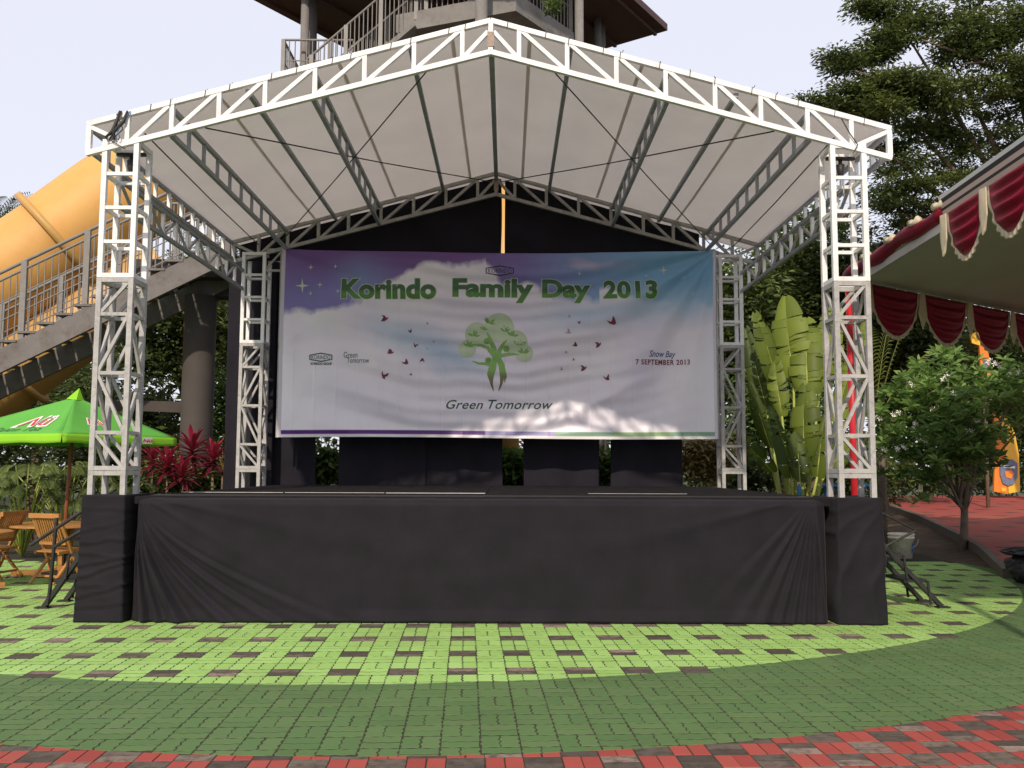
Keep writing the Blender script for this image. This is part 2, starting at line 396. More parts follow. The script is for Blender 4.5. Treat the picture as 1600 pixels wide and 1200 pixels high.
for zn, lst in zones.items():
    cl = C2
    lst.sort(key=lambda t: t[0].y)
    st = MB(); strnd = []; cnt = 0
    for p, X, kind, unp in lst:
        m = bare if unp else paint
        th = GA * -1 + (math.pi / 2 if X else 0) + rng.uniform(-.012, .012)
        dz = rng.uniform(.0, .0008); p2 = p + Vector((rng.uniform(-.002, .002), rng.uniform(-.002, .002)))
        dd = dist(p.x, p.y, C2); edge = zn != 'light' and abs(dd - R2) < .13
        if edge:
            poly = zig_poly(CELL, CELL / 2, X) if kind == 'zig' else rect_poly(RC, RC / 2, X)
            c, s_ = math.cos(th), math.sin(th)
            wp = [(p2.x + x * c - y * s_, p2.y + x * s_ + y * c) for x, y in poly]
            nx, ny = (p.x - C2[0]) / dd, (p.y - C2[1]) / dd
            sg = 1 if zn == 'dark' else -1
            cp = (C2[0] + nx * (R2 - sg * .003), C2[1] + ny * (R2 - sg * .003))
            wp = clip(wp, cp, (nx * sg, ny * sg))
            if len(wp) < 3: continue
            wx = [q[0] for q in wp]; wy = [q[1] for q in wp]
            if max(wx) - min(wx) < .025 or max(wy) - min(wy) < .025: continue
            if cnt < 300:
                vs, fs = block_geo([(x - p2.x, y - p2.y) for x, y in wp], bev=.0015)
                me = bpy.data.meshes.new('paver'); me.from_pydata(vs, [], fs); me.materials.append(m)
                o = bpy.data.objects.new('paver', me); COL.objects.link(o); o.location = (p2.x, p2.y, dz); o.parent = beds[zn]; cnt += 1
            else:
                vs, fs = block_geo(wp, bev=.0015); st.cur = 1 if unp else 0
                st.add([(x, y, z + dz) for x, y, z in vs], fs); strnd += [rng.random()] * len(vs)
            continue
        if cnt < 300:
            o = bpy.data.objects.new('paver', shared(kind, m, X)); COL.objects.link(o)
            o.location = (p2.x, p2.y, dz); o.rotation_euler = (rng.uniform(-.003, .003), rng.uniform(-.003, .003), th); o.scale = (rng.uniform(.975, 1.02), rng.uniform(.982, 1.012), 1); o.parent = beds[zn]; cnt += 1
        else:
            poly = zig_poly(CELL, CELL / 2, X) if kind == 'zig' else rect_poly(RC, RC / 2, X)
            vs, fs = block_geo(poly); c, s_ = math.cos(th), math.sin(th); st.cur = 1 if unp else 0
            rr = rng.random(); jx, jy = rng.uniform(.975, 1.02), rng.uniform(.982, 1.012)
            st.add([(p2.x + x * jx * c - y * jy * s_, p2.y + x * jx * s_ + y * jy * c, z + dz) for x, y, z in vs], fs); strnd += [rr] * len(vs)
    if st.v:
        o = st.build('pavers', [paint, bare], beds[zn], rnd=strnd); tag(o, kind='stuff')

# planting beds round the paved circle
def strip(name, pts, z, m, kind='structure'):
    o = MB().add([(x, y, z) for x, y in pts], [tuple(range(len(pts)))]).build(name, m); return tag(o, kind=kind)
strip('planting_bed', [(4.5, 15.3), (7.0, 15.4), (7.75, 13.9), (8.2, 12.0), (12, 14), (9.5, 18.5), (12.5, 26), (15, 36), (3, 36), (-14, 36), (-14, 14.5), (-9, 14.9), (-4.2, 15.1)], -.012, soil)
# raised red plaza on the right with its kerb
def plazamat():
    m, n, b = newmat('red_plaza_blocks')
    pos = N(n, 'ShaderNodeNewGeometry').outputs['Position']
    br = N(n, 'ShaderNodeTexBrick'); n.links.new(pos, br.inputs['Vector']); br.inputs['Scale'].default_value = 1
    br.inputs['Brick Width'].default_value = .21; br.inputs['Row Height'].default_value = .21; br.inputs['Mortar Size'].default_value = .006
    br.offset = 0; br.inputs['Color1'].default_value = (.36, .055, .04, 1); br.inputs['Color2'].default_value = (.29, .05, .038, 1); br.inputs['Mortar'].default_value = (.08, .04, .03, 1)
    sx = N(n, 'ShaderNodeSeparateXYZ'); n.links.new(pos, sx.inputs[0])
    fx = math_(n, 'LESS_THAN', math_(n, 'FRACT', math_(n, 'DIVIDE', math_(n, 'ADD', sx.outputs[0], math_(n, 'MULTIPLY', sx.outputs[1], .37)), 1.05)), .30)
    fy = math_(n, 'LESS_THAN', math_(n, 'FRACT', math_(n, 'DIVIDE', sx.outputs[1], .84)), .30)
    c = mix(n, br.outputs[0], (.05, .03, .026), math_(n, 'MULTIPLY', fx, fy))
    c = mix(n, c, (.30, .10, .045), math_(n, 'MULTIPLY', math_(n, 'SUBTRACT', tex_noise(n, .35, 3), .45), 2.2, True))
    n.links.new(c, b.inputs['Base Color']); b.inputs['Roughness'].default_value = .8
    return m
KERB = [(7.3, 13.2), (7.75, 14.3), (8.4, 16.0), (8.98, 18.0), (9.85, 21.5), (10.45, 25.0), (10.8, 28.5)]
def slope(y): return .10 + max(0, y - 14) * .042
plz = MB()
n_ = len(KERB); plz.add([(x + .12, y, slope(y)) for x, y in KERB] + [(40, y, slope(y)) for x, y in KERB], [(i, n_ + i, n_ + i + 1, i + 1) for i in range(n_ - 1)])
plz.add([(KERB[-1][0] + .12, 28.5, slope(28.5)), (40, 28.5, slope(28.5)), (40, 28.5, -.1), (KERB[-1][0] + .12, 28.5, -.1)], [(0, 1, 2, 3)])
tag(plz.build('red_plaza', plazamat()), kind='structure')
kb = MB()
for i in range(n_ - 1):
    (x0, y0), (x1, y1) = KERB[i], KERB[i + 1]; z0, z1 = slope(y0) + .035, slope(y1) + .035
    kb.add([(x0, y0, -.1), (x0 + .13, y0, -.1), (x0 + .13, y0, z0), (x0, y0, z0), (x1, y1, -.1), (x1 + .13, y1, -.1), (x1 + .13, y1, z1), (x1, y1, z1)],
           [(0, 1, 2, 3), (4, 7, 6, 5), (3, 2, 6, 7), (0, 3, 7, 4), (1, 5, 6, 2)])
tag(kb.build('kerb', kerbm), kind='structure')
bank = MB(); bank.add([(x + .02, y, max(-.01, slope(y) - .12)) for x, y in KERB] + [(x - .7 - .12 * max(0, y - 14), y, -.02) for x, y in KERB], [(i, i + 1, n_ + i + 1, n_ + i) for i in range(n_ - 1)])
tag(bank.build('soil_bank', soil), kind='structure')

# ------------------------------------------------------------------ stage deck
st = empty('stage', (0, 12, 0), 'low black stage deck carried on steel legs behind the black skirt', 'stage')
YF, YB = 9.42, 15.0
nx, ny = 6, 4
for i in range(nx):
    for j in range(ny):
        x0 = -3.55 + 7.1 * i / nx; x1 = -3.55 + 7.1 * (i + 1) / nx; y0 = YF + (YB - YF) * j / ny; y1 = YF + (YB - YF) * (j + 1) / ny
        p = MB().box((x0 + .004, y0 + .004, 1.17), (x1 - .004, y1 - .004, 1.245 + rng.uniform(-.002, .002))).build('deck_panel', deckm, st)
        if j == 1 and i in (0, 1, 2, 4):
            MB().box((x0 + .01, y0 + .002, 1.15), (x1 - .01, y0 + .012, 1.2495)).build('edge_trim', alum, p)
for i in range(5):
    for j in range(4):
        strut('leg', (-3.4 + 1.7 * i, YF + .15 + 1.75 * j, 0), (-3.4 + 1.7 * i, YF + .15 + 1.75 * j, 1.17), .06, blackmetal, st)

# black skirt cloth along the stage front
def skirt_path(u):
    # plan path of the cloth: tucked behind the left tower base, along the front, tucked behind the right one
    pts = [(-3.60, 9.85), (-3.575, 9.62), (-3.52, 9.46), (-3.46, 9.36), (-3.36, 9.325), (3.38, 9.325), (3.47, 9.40), (3.53, 9.55), (3.56, 9.85)]
    L = [0]
    for a, b in zip(pts, pts[1:]): L.append(L[-1] + math.dist(a, b))
    t = u * L[-1]
    for k in range(len(pts) - 1):
        if t <= L[k + 1] + 1e-9:
            q = (t - L[k]) / (L[k + 1] - L[k]); return (pts[k][0] + (pts[k + 1][0] - pts[k][0]) * q, pts[k][1] + (pts[k + 1][1] - pts[k][1]) * q)
    return pts[-1]
def ridge(x): return (1 - abs(math.sin(x))) ** 2
def skirt(u, v):
    x, y = skirt_path(u); z = 1.235 * (1 - v)
    d = 0
    hh = 1.235 - z + .03
    # gathers that fan out of the two top corners; on the left they sweep along the hem
    dx = x + 3.50
    if dx > -.25:
        ph = dx / hh ** 1.6; env = min(1, max(0, hh - .12) / .5) ** 1.5 * math.exp(-max(0, dx - .3) / 1.1)
        for c_, w_, a_ in ((-.03, .035, .05), (.09, .03, .055), (.19, .03, .035), (.34, .045, .07), (.64, .05, .065), (.97, .06, .055), (1.38, .08, .04)):
            q = (ph - c_) / w_; d -= a_ * env * (math.exp(-q * q) - .55 * math.exp(-(q - 1.7) ** 2))
        ph2 = hh / max(.05, dx); d += -.018 * math.exp(-((ph2 - .22) / .05) ** 2) * math.exp(-dx / 1.8) - .012 * math.exp(-((ph2 - .55) / .07) ** 2) * math.exp(-dx / 1.5)
    dx = 3.36 - x
    if dx > -.2:
        ph = dx / (hh + .02); env = min(1, max(0, hh - .08) / .4) ** 1.3 * math.exp(-max(0, dx - .2) / .6) * (1 - .35 * hh)
        for c_, w_, a_ in ((-.05, .03, .05), (.04, .022, .05), (.12, .022, .045), (.21, .025, .05), (.31, .03, .045), (.44, .04, .05), (.62, .05, .035), (.9, .08, .03)):
            q = (ph - c_) / w_; d -= a_ * env * (math.exp(-q * q) - .5 * math.exp(-(q - 1.7) ** 2))
        ph2 = hh / max(.05, dx); d += -.018 * math.exp(-((ph2 - .25) / .05) ** 2) * math.exp(-dx / 1.8)
    d += .012 * mnoise.noise((x * .9, z * 2.2, 3)) + .005 * mnoise.noise((x * 3, z * 5, 1))
    hem = max(0, v - .9) * 10
    d += -.02 * hem * (1 + mnoise.noise((x * 2.5, 0, 5)))
    top = max(0, .06 - v) / .06
    # the cloth rolls over the deck edge
    yy = y + d + top ** 2 * .10
    zz = z + .012 - .015 * top + (.010 * hem * mnoise.noise((x * 3.1, 4, 0)))
    return (x, yy, max(zz, .004))
b = MB().grid(skirt, 620, 60)
b.add([skirt(i / 140, 0) for i in range(141)] + [(skirt(i / 140, 0)[0], skirt(i / 140, 0)[1] + .45, 1.252) for i in range(141)],
      [(i, i + 1, 142 + i, 141 + i) for i in range(140)])
sk = b.build('stage_skirt', blackc, None, True); solid(sk, .003, 1)
tag(sk, 'wide black cloth skirt hanging across the whole front of the stage', 'cloth')

def base_cover(sg, label):
    x0, x1 = (-4.03, -3.595) if sg < 0 else (3.575, 4.03)
    o = empty('tower_base_cover', ((x0 + x1) / 2, 9.55, 0), label, 'cloth', 'cloths round the front tower bases')
    per = [(x0, 10.05), (x0, 9.31), (x1, 9.31), (x1, 10.05)]
    segs = [.74, x1 - x0, .74]; tot = sum(segs)
    def fn(u, v):
        t = u * tot; k = 0
        while k < 2 and t > segs[k]: t -= segs[k]; k += 1
        q = t / segs[k]; a, b_ = per[k], per[k + 1]
        x = a[0] + (b_[0] - a[0]) * q; y = a[1] + (b_[1] - a[1]) * q; z = 1.262 * (1 - v)
        nrm = ((-1, 0), (0, -1), (1, 0))[k]
        if sg < 0:
            dd = 0
            for q_ in range(9):
                zc = (.17, .31, .37, .52, .60, .66, .80, .95, 1.12)[q_]; sl_ = (.12, .3, .05, .35, .2, -.1, .1, .25, -.05)[q_]; am = (.5, .9, .5, 1, 1, .8, .6, .4, .4)[q_]
                t_ = z - zc - sl_ * (x + 3.8) - .02 * mnoise.noise((x * 6, q_, 0)); dd += .022 * am * (math.exp(-(t_ / .014) ** 2) - .8 * math.exp(-((t_ + .03) / .016) ** 2)) * (.6 + .5 * mnoise.noise((x * 4, q_ * 3, 2)))
            dd += .006 * mnoise.noise((x * 4, z * 14, 2))
        else:
            th = math.atan2(1.3 - z, 4.1 - x); dd = .035 * ridge(9 * th + 2 * mnoise.noise((x * 2, z * 2, 7))) * min(1, (1.4 - z)) + .008 * mnoise.noise((x * 5, z * 4, 9))
        fl = .03 * v ** 1.5
        return (x + nrm[0] * (dd + fl) - (0 if k != 1 else (.5 - q) * fl * 2), y + nrm[1] * (dd + fl * .6), max(z, .004))
    c = MB().grid(fn, 90, 60).build('side_cloth', blackc, o, True); solid(c, .004, 1)
    MB().box((x0 + .01, 9.33, 1.235), (x1 - .01, 10.04, 1.258)).build('top_cloth', blackc, o)
base_cover(-1, 'narrow black cloth with horizontal wrinkles round the base of the left front tower')
base_cover(1, 'narrow black cloth with slanting creases round the base of the right front tower')

# ------------------------------------------------------------------ truss towers
LV = [1.53, 1.89, 2.50, 3.11, 3.47]
UV_ = [3.51, 3.87, 4.23, 4.59, 4.93]
def tower(x0, y0, pat, label):
    x1, y1 = x0 + .38, y0 + .38; t = .052
    o = empty('truss_tower', (x0 + .19, y0 + .19, 0), label, 'truss tower', 'towers at the corners of the stage roof')
    h = t / 2
    cs = [(x0 + h, y0 + h), (x1 - h, y0 + h), (x1 - h, y1 - h), (x0 + h, y1 - h)]
    for c in cs:
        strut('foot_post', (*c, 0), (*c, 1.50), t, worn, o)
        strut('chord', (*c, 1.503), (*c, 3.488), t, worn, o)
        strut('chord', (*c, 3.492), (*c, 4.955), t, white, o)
    def rings(zs, m, th):
        for z in zs:
            for k in range(4):
                a, b_ = Vector((*cs[k], z)), Vector((*cs[(k + 1) % 4], z)); d = (b_ - a).normalized() * h
                strut('rung', a + d, b_ - d, th, m, o)
    rings([1.478], worn, .044); rings(LV[1:4], worn, .036); rings([1.528, 3.466], worn, .046)
    rings([3.514, 4.932], white, .046); rings(UV_[1:4], white, .036)
    for f in range(4):
        a, b_ = cs[f], cs[(f + 1) % 4]
        for k in range(4):
            z0, z1 = LV[k] + .02, LV[k + 1] - .02
            up = pat[k] if f % 2 == 0 else not pat[k]
            if f == 2: up = not up
            p, q = ((a, b_) if up else (b_, a))
            d = (Vector(q) - Vector(p)).normalized() * h
            strut('brace', (p[0] + d.x, p[1] + d.y, z0), (q[0] - d.x, q[1] - d.y, z1), .032, worn, o)
    return o
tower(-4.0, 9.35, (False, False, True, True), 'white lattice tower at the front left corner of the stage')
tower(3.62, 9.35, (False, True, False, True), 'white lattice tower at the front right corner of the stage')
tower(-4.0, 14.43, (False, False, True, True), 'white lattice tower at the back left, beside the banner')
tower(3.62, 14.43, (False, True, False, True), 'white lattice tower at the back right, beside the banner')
# chain hoists under the front tower tops
for x in (-3.78, 3.80):
    o = empty('chain_hoist', (x, 9.56, 4.6), 'small hoist hanging inside the top of the %s front tower' % ('left' if x < 0 else 'right'), 'hoist', 'hoists in the tower tops')
    MB().bar((x - .15, 9.56, 4.86), (x + .15, 9.56, 4.86), .05, .03).build('hanger', blackmetal, o)
    MB().tube([(x, 9.56, 4.86), (x, 9.56, 4.80), (x, 9.56, 4.79), (x, 9.56, 4.70), (x, 9.56, 4.69), (x, 9.56, 4.64)], [.02, .02, .045, .035, .03, .02], 10).build('housing', blackmetal, o, True)
    MB().tube([(x + .03, 9.56, 4.66), (x + .03, 9.57, 4.45)], .008, 6).build('hook_chain', steel, o)

# ------------------------------------------------------------------ roof trusses
CX = .05
def ztop(x): return 6.275 - .274 * abs(x - CX)
POSTS = [.30, .81, 1.33, 1.85, 2.37, 2.85, 3.34, 3.80, 4.20]
def gable_truss(Y, m, mw, label, name):
    o = empty(name, (CX, Y, 4.85), label, 'roof truss', 'gable trusses of the stage roof')
    T = .054; dep = .345
    for s in (-1, 1):
        X = lambda a: CX + s * a
        strut('top_chord', (X(.0), Y, ztop(CX)), (X(4.22), Y, ztop(CX + 4.22)), T, m, o)
        strut('bottom_chord', (X(.0), Y, ztop(CX) - dep), (X(4.22), Y, ztop(CX + 4.22) - dep + .03), T, m, o)
        for k, a in enumerate(POSTS):
            zt = ztop(CX + a) - T * .45; zb = ztop(CX + a) - dep + T * .5 + (.03 if k == 8 else 0)
            strut('post', (X(a), Y, zb), (X(a), Y, zt), T * .95 if k == 8 else .046, m, o)
            if k:
                a0 = POSTS[k - 1]
                if k < 8: strut('diagonal', (X(a - .03), Y, zb + .012), (X(a0 + .03), Y, ztop(CX + a0) - T * .6), .042, mw, o)
                else: strut('diagonal', (X(a - .02), Y, zt - .015), (X(a0 + .03), Y, ztop(CX + a0) - dep + T * .7), .042, mw, o)
        a = POSTS[0]
        strut('diagonal', (X(a - .03), Y, ztop(CX + a) - dep + .04), (X(.03), Y, ztop(CX) - .12), .042, mw, o)
    strut('king_post', (CX, Y, ztop(CX) - dep + .02), (CX, Y, ztop(CX) - .02), .05, mw, o)
    MB().box((CX - .036, Y - .034, ztop(CX) - .29), (CX + .036, Y - .029, ztop(CX) - .13)).build('ridge_plate', surf('rusty_plate', (.36, .28, .22), .7, .3, 40, dirt=(.2, .09, .05), dirt_amt=.8) if 'rusty_plate' not in MATS else MATS['rusty_plate'], o)
    return o
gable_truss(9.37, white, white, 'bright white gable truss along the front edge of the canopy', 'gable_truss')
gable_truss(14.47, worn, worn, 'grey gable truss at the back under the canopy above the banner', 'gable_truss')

def side_ladder(x, z0, z1, diag, label, ya=9.42, yb=14.44):
    o = empty('side_truss', (x, (ya + yb) / 2, z0), label, 'roof truss', 'side trusses of the stage roof')
    for z in (z0, z1): strut('chord', (x, ya, z), (x, yb, z), .045, steel, o)
    n = 11
    for k in range(1, n):
        y = ya + (yb - ya) * k / n
        strut('post', (x, y, z0 + .022), (x, y, z1 - .022), .04, white, o)
        if diag and k % 2:
            for dy in (-1, 1):
                y2 = y + dy * (yb - ya) / n
                strut('diagonal', (x, y + dy * .03, z0 + .03), (x, y2 - dy * .03, z1 - .03), .028, worn, o)
    return o
side_ladder(-4.17, 4.86, 5.10, False, 'ladder truss along the left eave of the canopy')
side_ladder(4.27, 4.86, 5.10, False, 'ladder truss along the right eave of the canopy')
side_ladder(-3.98, 4.36, 4.65, True, 'braced beam between the two left towers below the eave', 9.76, 14.42)
side_ladder(3.98, 4.36, 4.65, True, 'braced beam between the two right towers below the eave', 9.76, 14.42)

for x, nm in ((-3.3, 'outer left'), (-1.82, 'inner left'), (1.92, 'inner right'), (3.42, 'outer right')):
    z1 = ztop(x) - .06; z0 = z1 - .28
    o = empty('ladder_purlin', (x, 11.9, z0), '%s ladder-shaped purlin under the canopy, running front to back' % nm, 'purlin', 'purlins under the canopy')
    for z in (z0, z1): strut('chord', (x, 9.41, z), (x, 14.43, z), .048, steel, o)
    for k in range(1, 10): strut('rung', (x, 9.41 + k * .502, z0 + .024), (x, 9.41 + k * .502, z1 - .024), .036, steel, o)
for x, nm in ((-2.52, 'second from the left eave'), (-.80, 'just left of the ridge'), (.90, 'just right of the ridge'), (2.66, 'second from the right eave')):
    z = ztop(x) - .065
    o = MB().bar((x, 9.41, z), (x, 14.43, z), .048, .048).build('purlin', steel); tag(o, 'single tube purlin under the canopy, %s' % nm, 'purlin', 'purlins under the canopy')
o = MB().bar((CX, 9.41, 6.17), (CX, 14.43, 6.17), .06, .06).build('ridge_beam', steel); tag(o, 'dark ridge beam under the peak of the canopy', 'ridge beam')
for a, b_, nm in (((-2.95, 9.40, 5.10), (-.02, 14.42, 6.12), 'from the front left eave to the rear peak'), ((-.62, 9.40, 5.74), (-3.4, 14.42, 5.10), 'from the front peak to the rear left eave'),
                  ((3.05, 9.40, 5.10), (.12, 14.42, 6.12), 'from the front right eave to the rear peak'), ((.72, 9.40, 5.74), (3.5, 14.42, 5.10), 'from the front peak to the rear right eave'),
                  ((-3.60, 9.40, 5.05), (-3.75, 14.42, 5.08), 'close inside the left eave'), ((3.70, 9.40, 5.05), (3.85, 14.42, 5.08), 'close inside the right eave')):
    mid = (Vector(a) + Vector(b_)) / 2 - Vector((0, 0, .02))
    o = MB().tube([a, mid, b_], .008, 6).build('bracing_cable', blackmetal); tag(o, 'thin bracing cable under the canopy %s' % nm, 'cable', 'bracing cables under the canopy')

# canvas canopy
cn = empty('canopy', (CX, 12, 5.1), 'greyish white canvas canopy stretched over the gabled stage roof', 'canopy')
for s in (-1, 1):
    def fn(u, v, s=s):
        a = u * 4.24; x = CX + s * a; y = 9.40 + v * 5.62
        sag = -.05 * math.sin(u * math.pi * 5) ** 2 * math.sin(v * math.pi) + .016 * mnoise.noise((x * 1.3, y * 1.1, 2)) + .006 * mnoise.noise((x * 4, y * 2, 5))
        return (x, y, ztop(x) + .006 + .03 * min(1, v * 12) + sag * .7)
    c = MB().grid(fn, 60, 60).build('canvas_slope', canvas, cn, True); solid(c, .004, 1)
    for a in (.42, 1.62, 2.9):
        x = CX + s * a
        MB().grid(lambda u, v, x=x: (x - .022 + .044 * u, 9.42 + v * 5.0, fn(abs(x - CX) / 4.24, (.02 + v * 5.0) / 5.62)[2] - .006), 1, 40).build('seam', canvas_seam, c)
# rope lashings along the front chord
for k in range(26):
    s = -1 if k < 13 else 1; a = .2 + (k % 13) * .31 + rng.uniform(-.08, .08); x = CX + s * a; z = ztop(x)
    if k % 13 > 12.5: continue
    o = MB().tube([(x, 9.335, z - .05), (x + .01, 9.335, z + .03), (x + .03, 9.40, z + .035), (x + rng.uniform(.0, .05), 9.36, z + rng.uniform(.045, .062))], .004, 5).build('lashing', blackmetal, cn)
# tangle of cables hanging at the left end of the front truss
o = empty('cable_bundle', (-3.85, 9.33, 5.0), 'dark blue tangle of cable looped over the left end of the front truss', 'cable')
for k in range(5):
    x0 = -3.88 + rng.uniform(-.05, .12)
    pts = [(x0 + .08, 9.33, 5.25), (x0 + rng.uniform(-.02, .06), 9.31, 5.13), (x0 + rng.uniform(-.05, .03), 9.31, 5.02), (x0 - .02 + rng.uniform(-.05, .05), 9.31, 4.96), (x0 - .03, 9.315, 4.93)]
    MB().tube(pts, [.012, .018, .02, .012, .006] if k < 2 else .006, 6).build('strand', bluem if k == 4 else blackmetal, o, True)
for s in (-1, 1):
    x = s * 3.8
    o = MB().tube([(x - .06, 9.335, 5.22), (x + .02, 9.32, 5.05), (x + .1 * s, 9.32, 4.93), (x + .05, 9.325, 4.84)], .006, 6).build('loose_cable', blackmetal)
    tag(o, 'thin loose cable looped over the %s end of the front truss' % ('left' if s < 0 else 'right'), 'cable', 'loose cables on the truss ends')

# ------------------------------------------------------------------ banner
BY = 14.40
BX0, BX1, BZ0, BZ1 = -3.36, 3.56, 2.0, 5.0
def ban_edge(u, v):
    x = BX0 + (BX1 - BX0) * u; z = BZ0 + (BZ1 - BZ0) * v
    z += v * (-.05 * math.sin(math.pi * u)) + (1 - v) * .012 * math.sin(math.pi * 2 * u)
    return x, z
def wave(x, z):
    d = 0
    for cx, cz, k, a in ((BX1, BZ1, 15, .050), (BX0, BZ1, 9, .024), (BX0, 3.4, 7, .012)):
        dx, dz = x - cx, z - cz; r = math.hypot(dx, dz); th = math.atan2(-dz, abs(dx) + 1e-6)
        d += a * math.sin(k * th + .7 * mnoise.noise((x * .8, z * .8, cx))) * min(1, r / 1.2) * math.exp(-r / 3.2)
    zz = z - .055 * (x - .1) ** 2
    d += .009 * math.sin(zz * 11 + 1.6 * mnoise.noise((x * .7, zz * .6, 2))) * math.exp(-((x - .1) / 2.2) ** 2)
    d += .006 * math.sin(zz * 29 + 2 * mnoise.noise((x * 1.2, zz, 9))) * math.exp(-((x - .2) / 2.0) ** 2)
    # folds that sweep down to the right in the lower left corner
    t = (z - 2.0) - .62 * (-(x + .9)) + .12 * (x + .9) ** 2
    d += .020 * math.sin(t * 8.5) * math.exp(-((x + 1.9) / .9) ** 2) * math.exp(-((z - 2.5) / .7) ** 2)
    t = (z - 2.25) - .5 * (x - 1.0)
    d += .030 * math.exp(-(t / .10) ** 2) * math.exp(-((x - 1.55) / .75) ** 2)
    d += .02 * mnoise.noise((x * .5, z * .5, 11)) + .004 * mnoise.noise((x * 5, z * 5, 1))
    # packing creases
    c = abs(((x + .12) / .335) % 1 - .5); d += .004 * math.exp(-((.5 - c) / .03) ** 2) * (1 if z < 3.4 else .3)
    return -d * 1.55
def fbm(x, z, s, o=5): return mnoise.fractal((x * s, z * s, 3.3), 1.0, 2.0, o)
def lerp3(a, b_, t):
    t = max(0, min(1, t)); return tuple(p + (q - p) * t for p, q in zip(a, b_))
def print_col(x, z):
    # printed sky: violet on the left, blue on the right, clouds below
    q = (x - BX0) / (BX1 - BX0)
    c = lerp3((.19, .09, .32), (.24, .22, .54), min(1, max(0, (4.95 - z) * 1.4 + .25 * fbm(x, z, .7))))
    c = lerp3(c, (.22, .36, .62), max(0, min(1, (.55 - abs(x + 2.1)) * 1.2)) * max(0, 1 - abs(z - 4.55) / .5))
    if q > .40: c = lerp3(c, (.24, .25, .58), (q - .4) * 3)
    if q > .55: c = lerp3(c, (.22, .46, .72), (q - .55) * 3.2)
    # cloud deck outline
    edge = 4.12
    if x < -1.9: edge = 4.10 + .10 * fbm(x, 0, 2.2)
    if x > -2.55: edge = 4.10 + min(.78, max(0, (x + 2.45) * .55)) + .12 * fbm(x, 1, 1.6)
    if x > -.1: edge = 4.86 - (x + .1) * 1.1 + .10 * fbm(x, 2, 1.5)
    if x > .35: edge = max(edge, 4.42 + .16 * fbm(x, 3, 1.2) + .10 * math.sin(x * 3))
    if x > 1.7: edge = 4.38 - .10 * (x - 1.7) + .15 * fbm(x, 5, 1.4)
    e = (edge - z) / .10 + .9 * fbm(x, z, 3.0)
    cloud = lerp3((.84, .79, .95), (.95, .92, .98), .5 + .7 * fbm(x, z, .9))
    c = lerp3(c, cloud, e)
    # pale blue patch drifting through the clouds
    t = abs((z - 3.55) + .42 * (x + 1.2)) / .42
    if -2.4 < x < .2: c = lerp3(c, (.45, .60, .78), max(0, 1 - t + .5 * fbm(x, z, 1.3)) * .75 * max(0, min(1, (4.15 - z) * 2)) * min(1, (x + 2.4) * 1.5, (.2 - x) * 1.5))
    t = abs((z - 4.0) - .10 * (x - 1.6)) / .40
    if x > .3: c = lerp3(c, (.42, .62, .84), max(0, 1 - t + .6 * fbm(x, z, 1.0)) * .7 * min(1, (x - .3) * .9))
    if x > .5 and z > 4.5: c = lerp3(c, (.55, .48, .66), max(0, .6 - abs(z - 4.78) / .12 + fbm(x, z, 1.2)) * max(0, 1 - abs(x - 1.5)))
    if z < 3: c = lerp3(c, (.92, .89, .95), (3 - z) * .8)
    # printed colour bar along the hem, white border
    if BZ0 + .045 < z < BZ0 + .115 and x > BX0 + .06:
        if x < -.10: c = (.10, .012, .21)
        elif x < 1.0: c = (.30, .28, .52)
        else: c = (.24, .42, .30) if int((x + 9) * 1.1) % 3 else (.30, .48, .22)
    if z < BZ0 + .045: c = (.86, .84, .84)
    if x < BX0 + .055: c = (.62, .58, .66)
    if x > BX1 - .05: c = (.70, .67, .74)
    return c
def printmat():
    m, n, b = newmat('banner_print')
    a = N(n, 'ShaderNodeAttribute'); a.attribute_name = 'print'
    n.links.new(a.outputs['Color'], b.inputs['Base Color']); b.inputs['Roughness'].default_value = .42; b.inputs['Specular IOR Level'].default_value = .4
    t = N(n, 'ShaderNodeBsdfTranslucent'); n.links.new(a.outputs['Color'], t.inputs[0]); ms = N(n, 'ShaderNodeMixShader'); ms.inputs[0].default_value = .12
    n.links.new(b.outputs[0], ms.inputs[1]); n.links.new(t.outputs[0], ms.inputs[2]); n.links.new(ms.outputs[0], n.nodes['Material Output'].inputs[0])
    return m
ban = empty('event_banner', (.1, BY, 2.0), 'large printed vinyl event banner stretched between the two back towers', 'banner')
NU, NV = 520, 228
cols = []
def bfn(u, v):
    x, z = ban_edge(u, v); return (x, BY + wave(x, z), z)
b = MB().grid(bfn, NU, NV)
for j in range(NV + 1):
    for i in range(NU + 1):
        x = BX0 + (BX1 - BX0) * i / NU; z = BZ0 + (BZ1 - BZ0) * j / NV; cols += [*print_col(x, z), 1]
bs = b.build('sheet', printmat(), ban, True)
ca = bs.data.attributes.new('print', 'FLOAT_COLOR', 'POINT'); ca.data.foreach_set('color', cols)

def bp(px, py):
    p = at(px, py, BY); return p.x, p.z
def drape(verts2, faces, name, m, off=.006, cuts=.045):
    """flat printed shape (x, z) laid on the waved banner"""
    bm = bmesh.new(); vv = [bm.verts.new((x, 0, z)) for x, z in verts2]
    for f in faces:
        try: bm.faces.new([vv[i] for i in f])
        except ValueError: pass
    bmesh.ops.triangulate(bm, faces=bm.faces)
    for _ in range(4):
        es = [e for e in bm.edges if e.calc_length() > cuts]
        if not es: break
        bmesh.ops.subdivide_edges(bm, edges=es, cuts=1); bmesh.ops.triangulate(bm, faces=[f for f in bm.faces if len(f.verts) > 3])
    og = origin(ban)
    for v in bm.verts: v.co = Vector((v.co.x, BY + wave(v.co.x, v.co.z) - off, v.co.z)) - og
    me = bpy.data.meshes.new(name); bm.to_mesh(me); bm.free(); me.materials.append(m)
    me.polygons.foreach_set('use_smooth', [True] * len(me.polygons))
    o = bpy.data.objects.new(name, me); COL.objects.link(o); o.parent = ban; return o
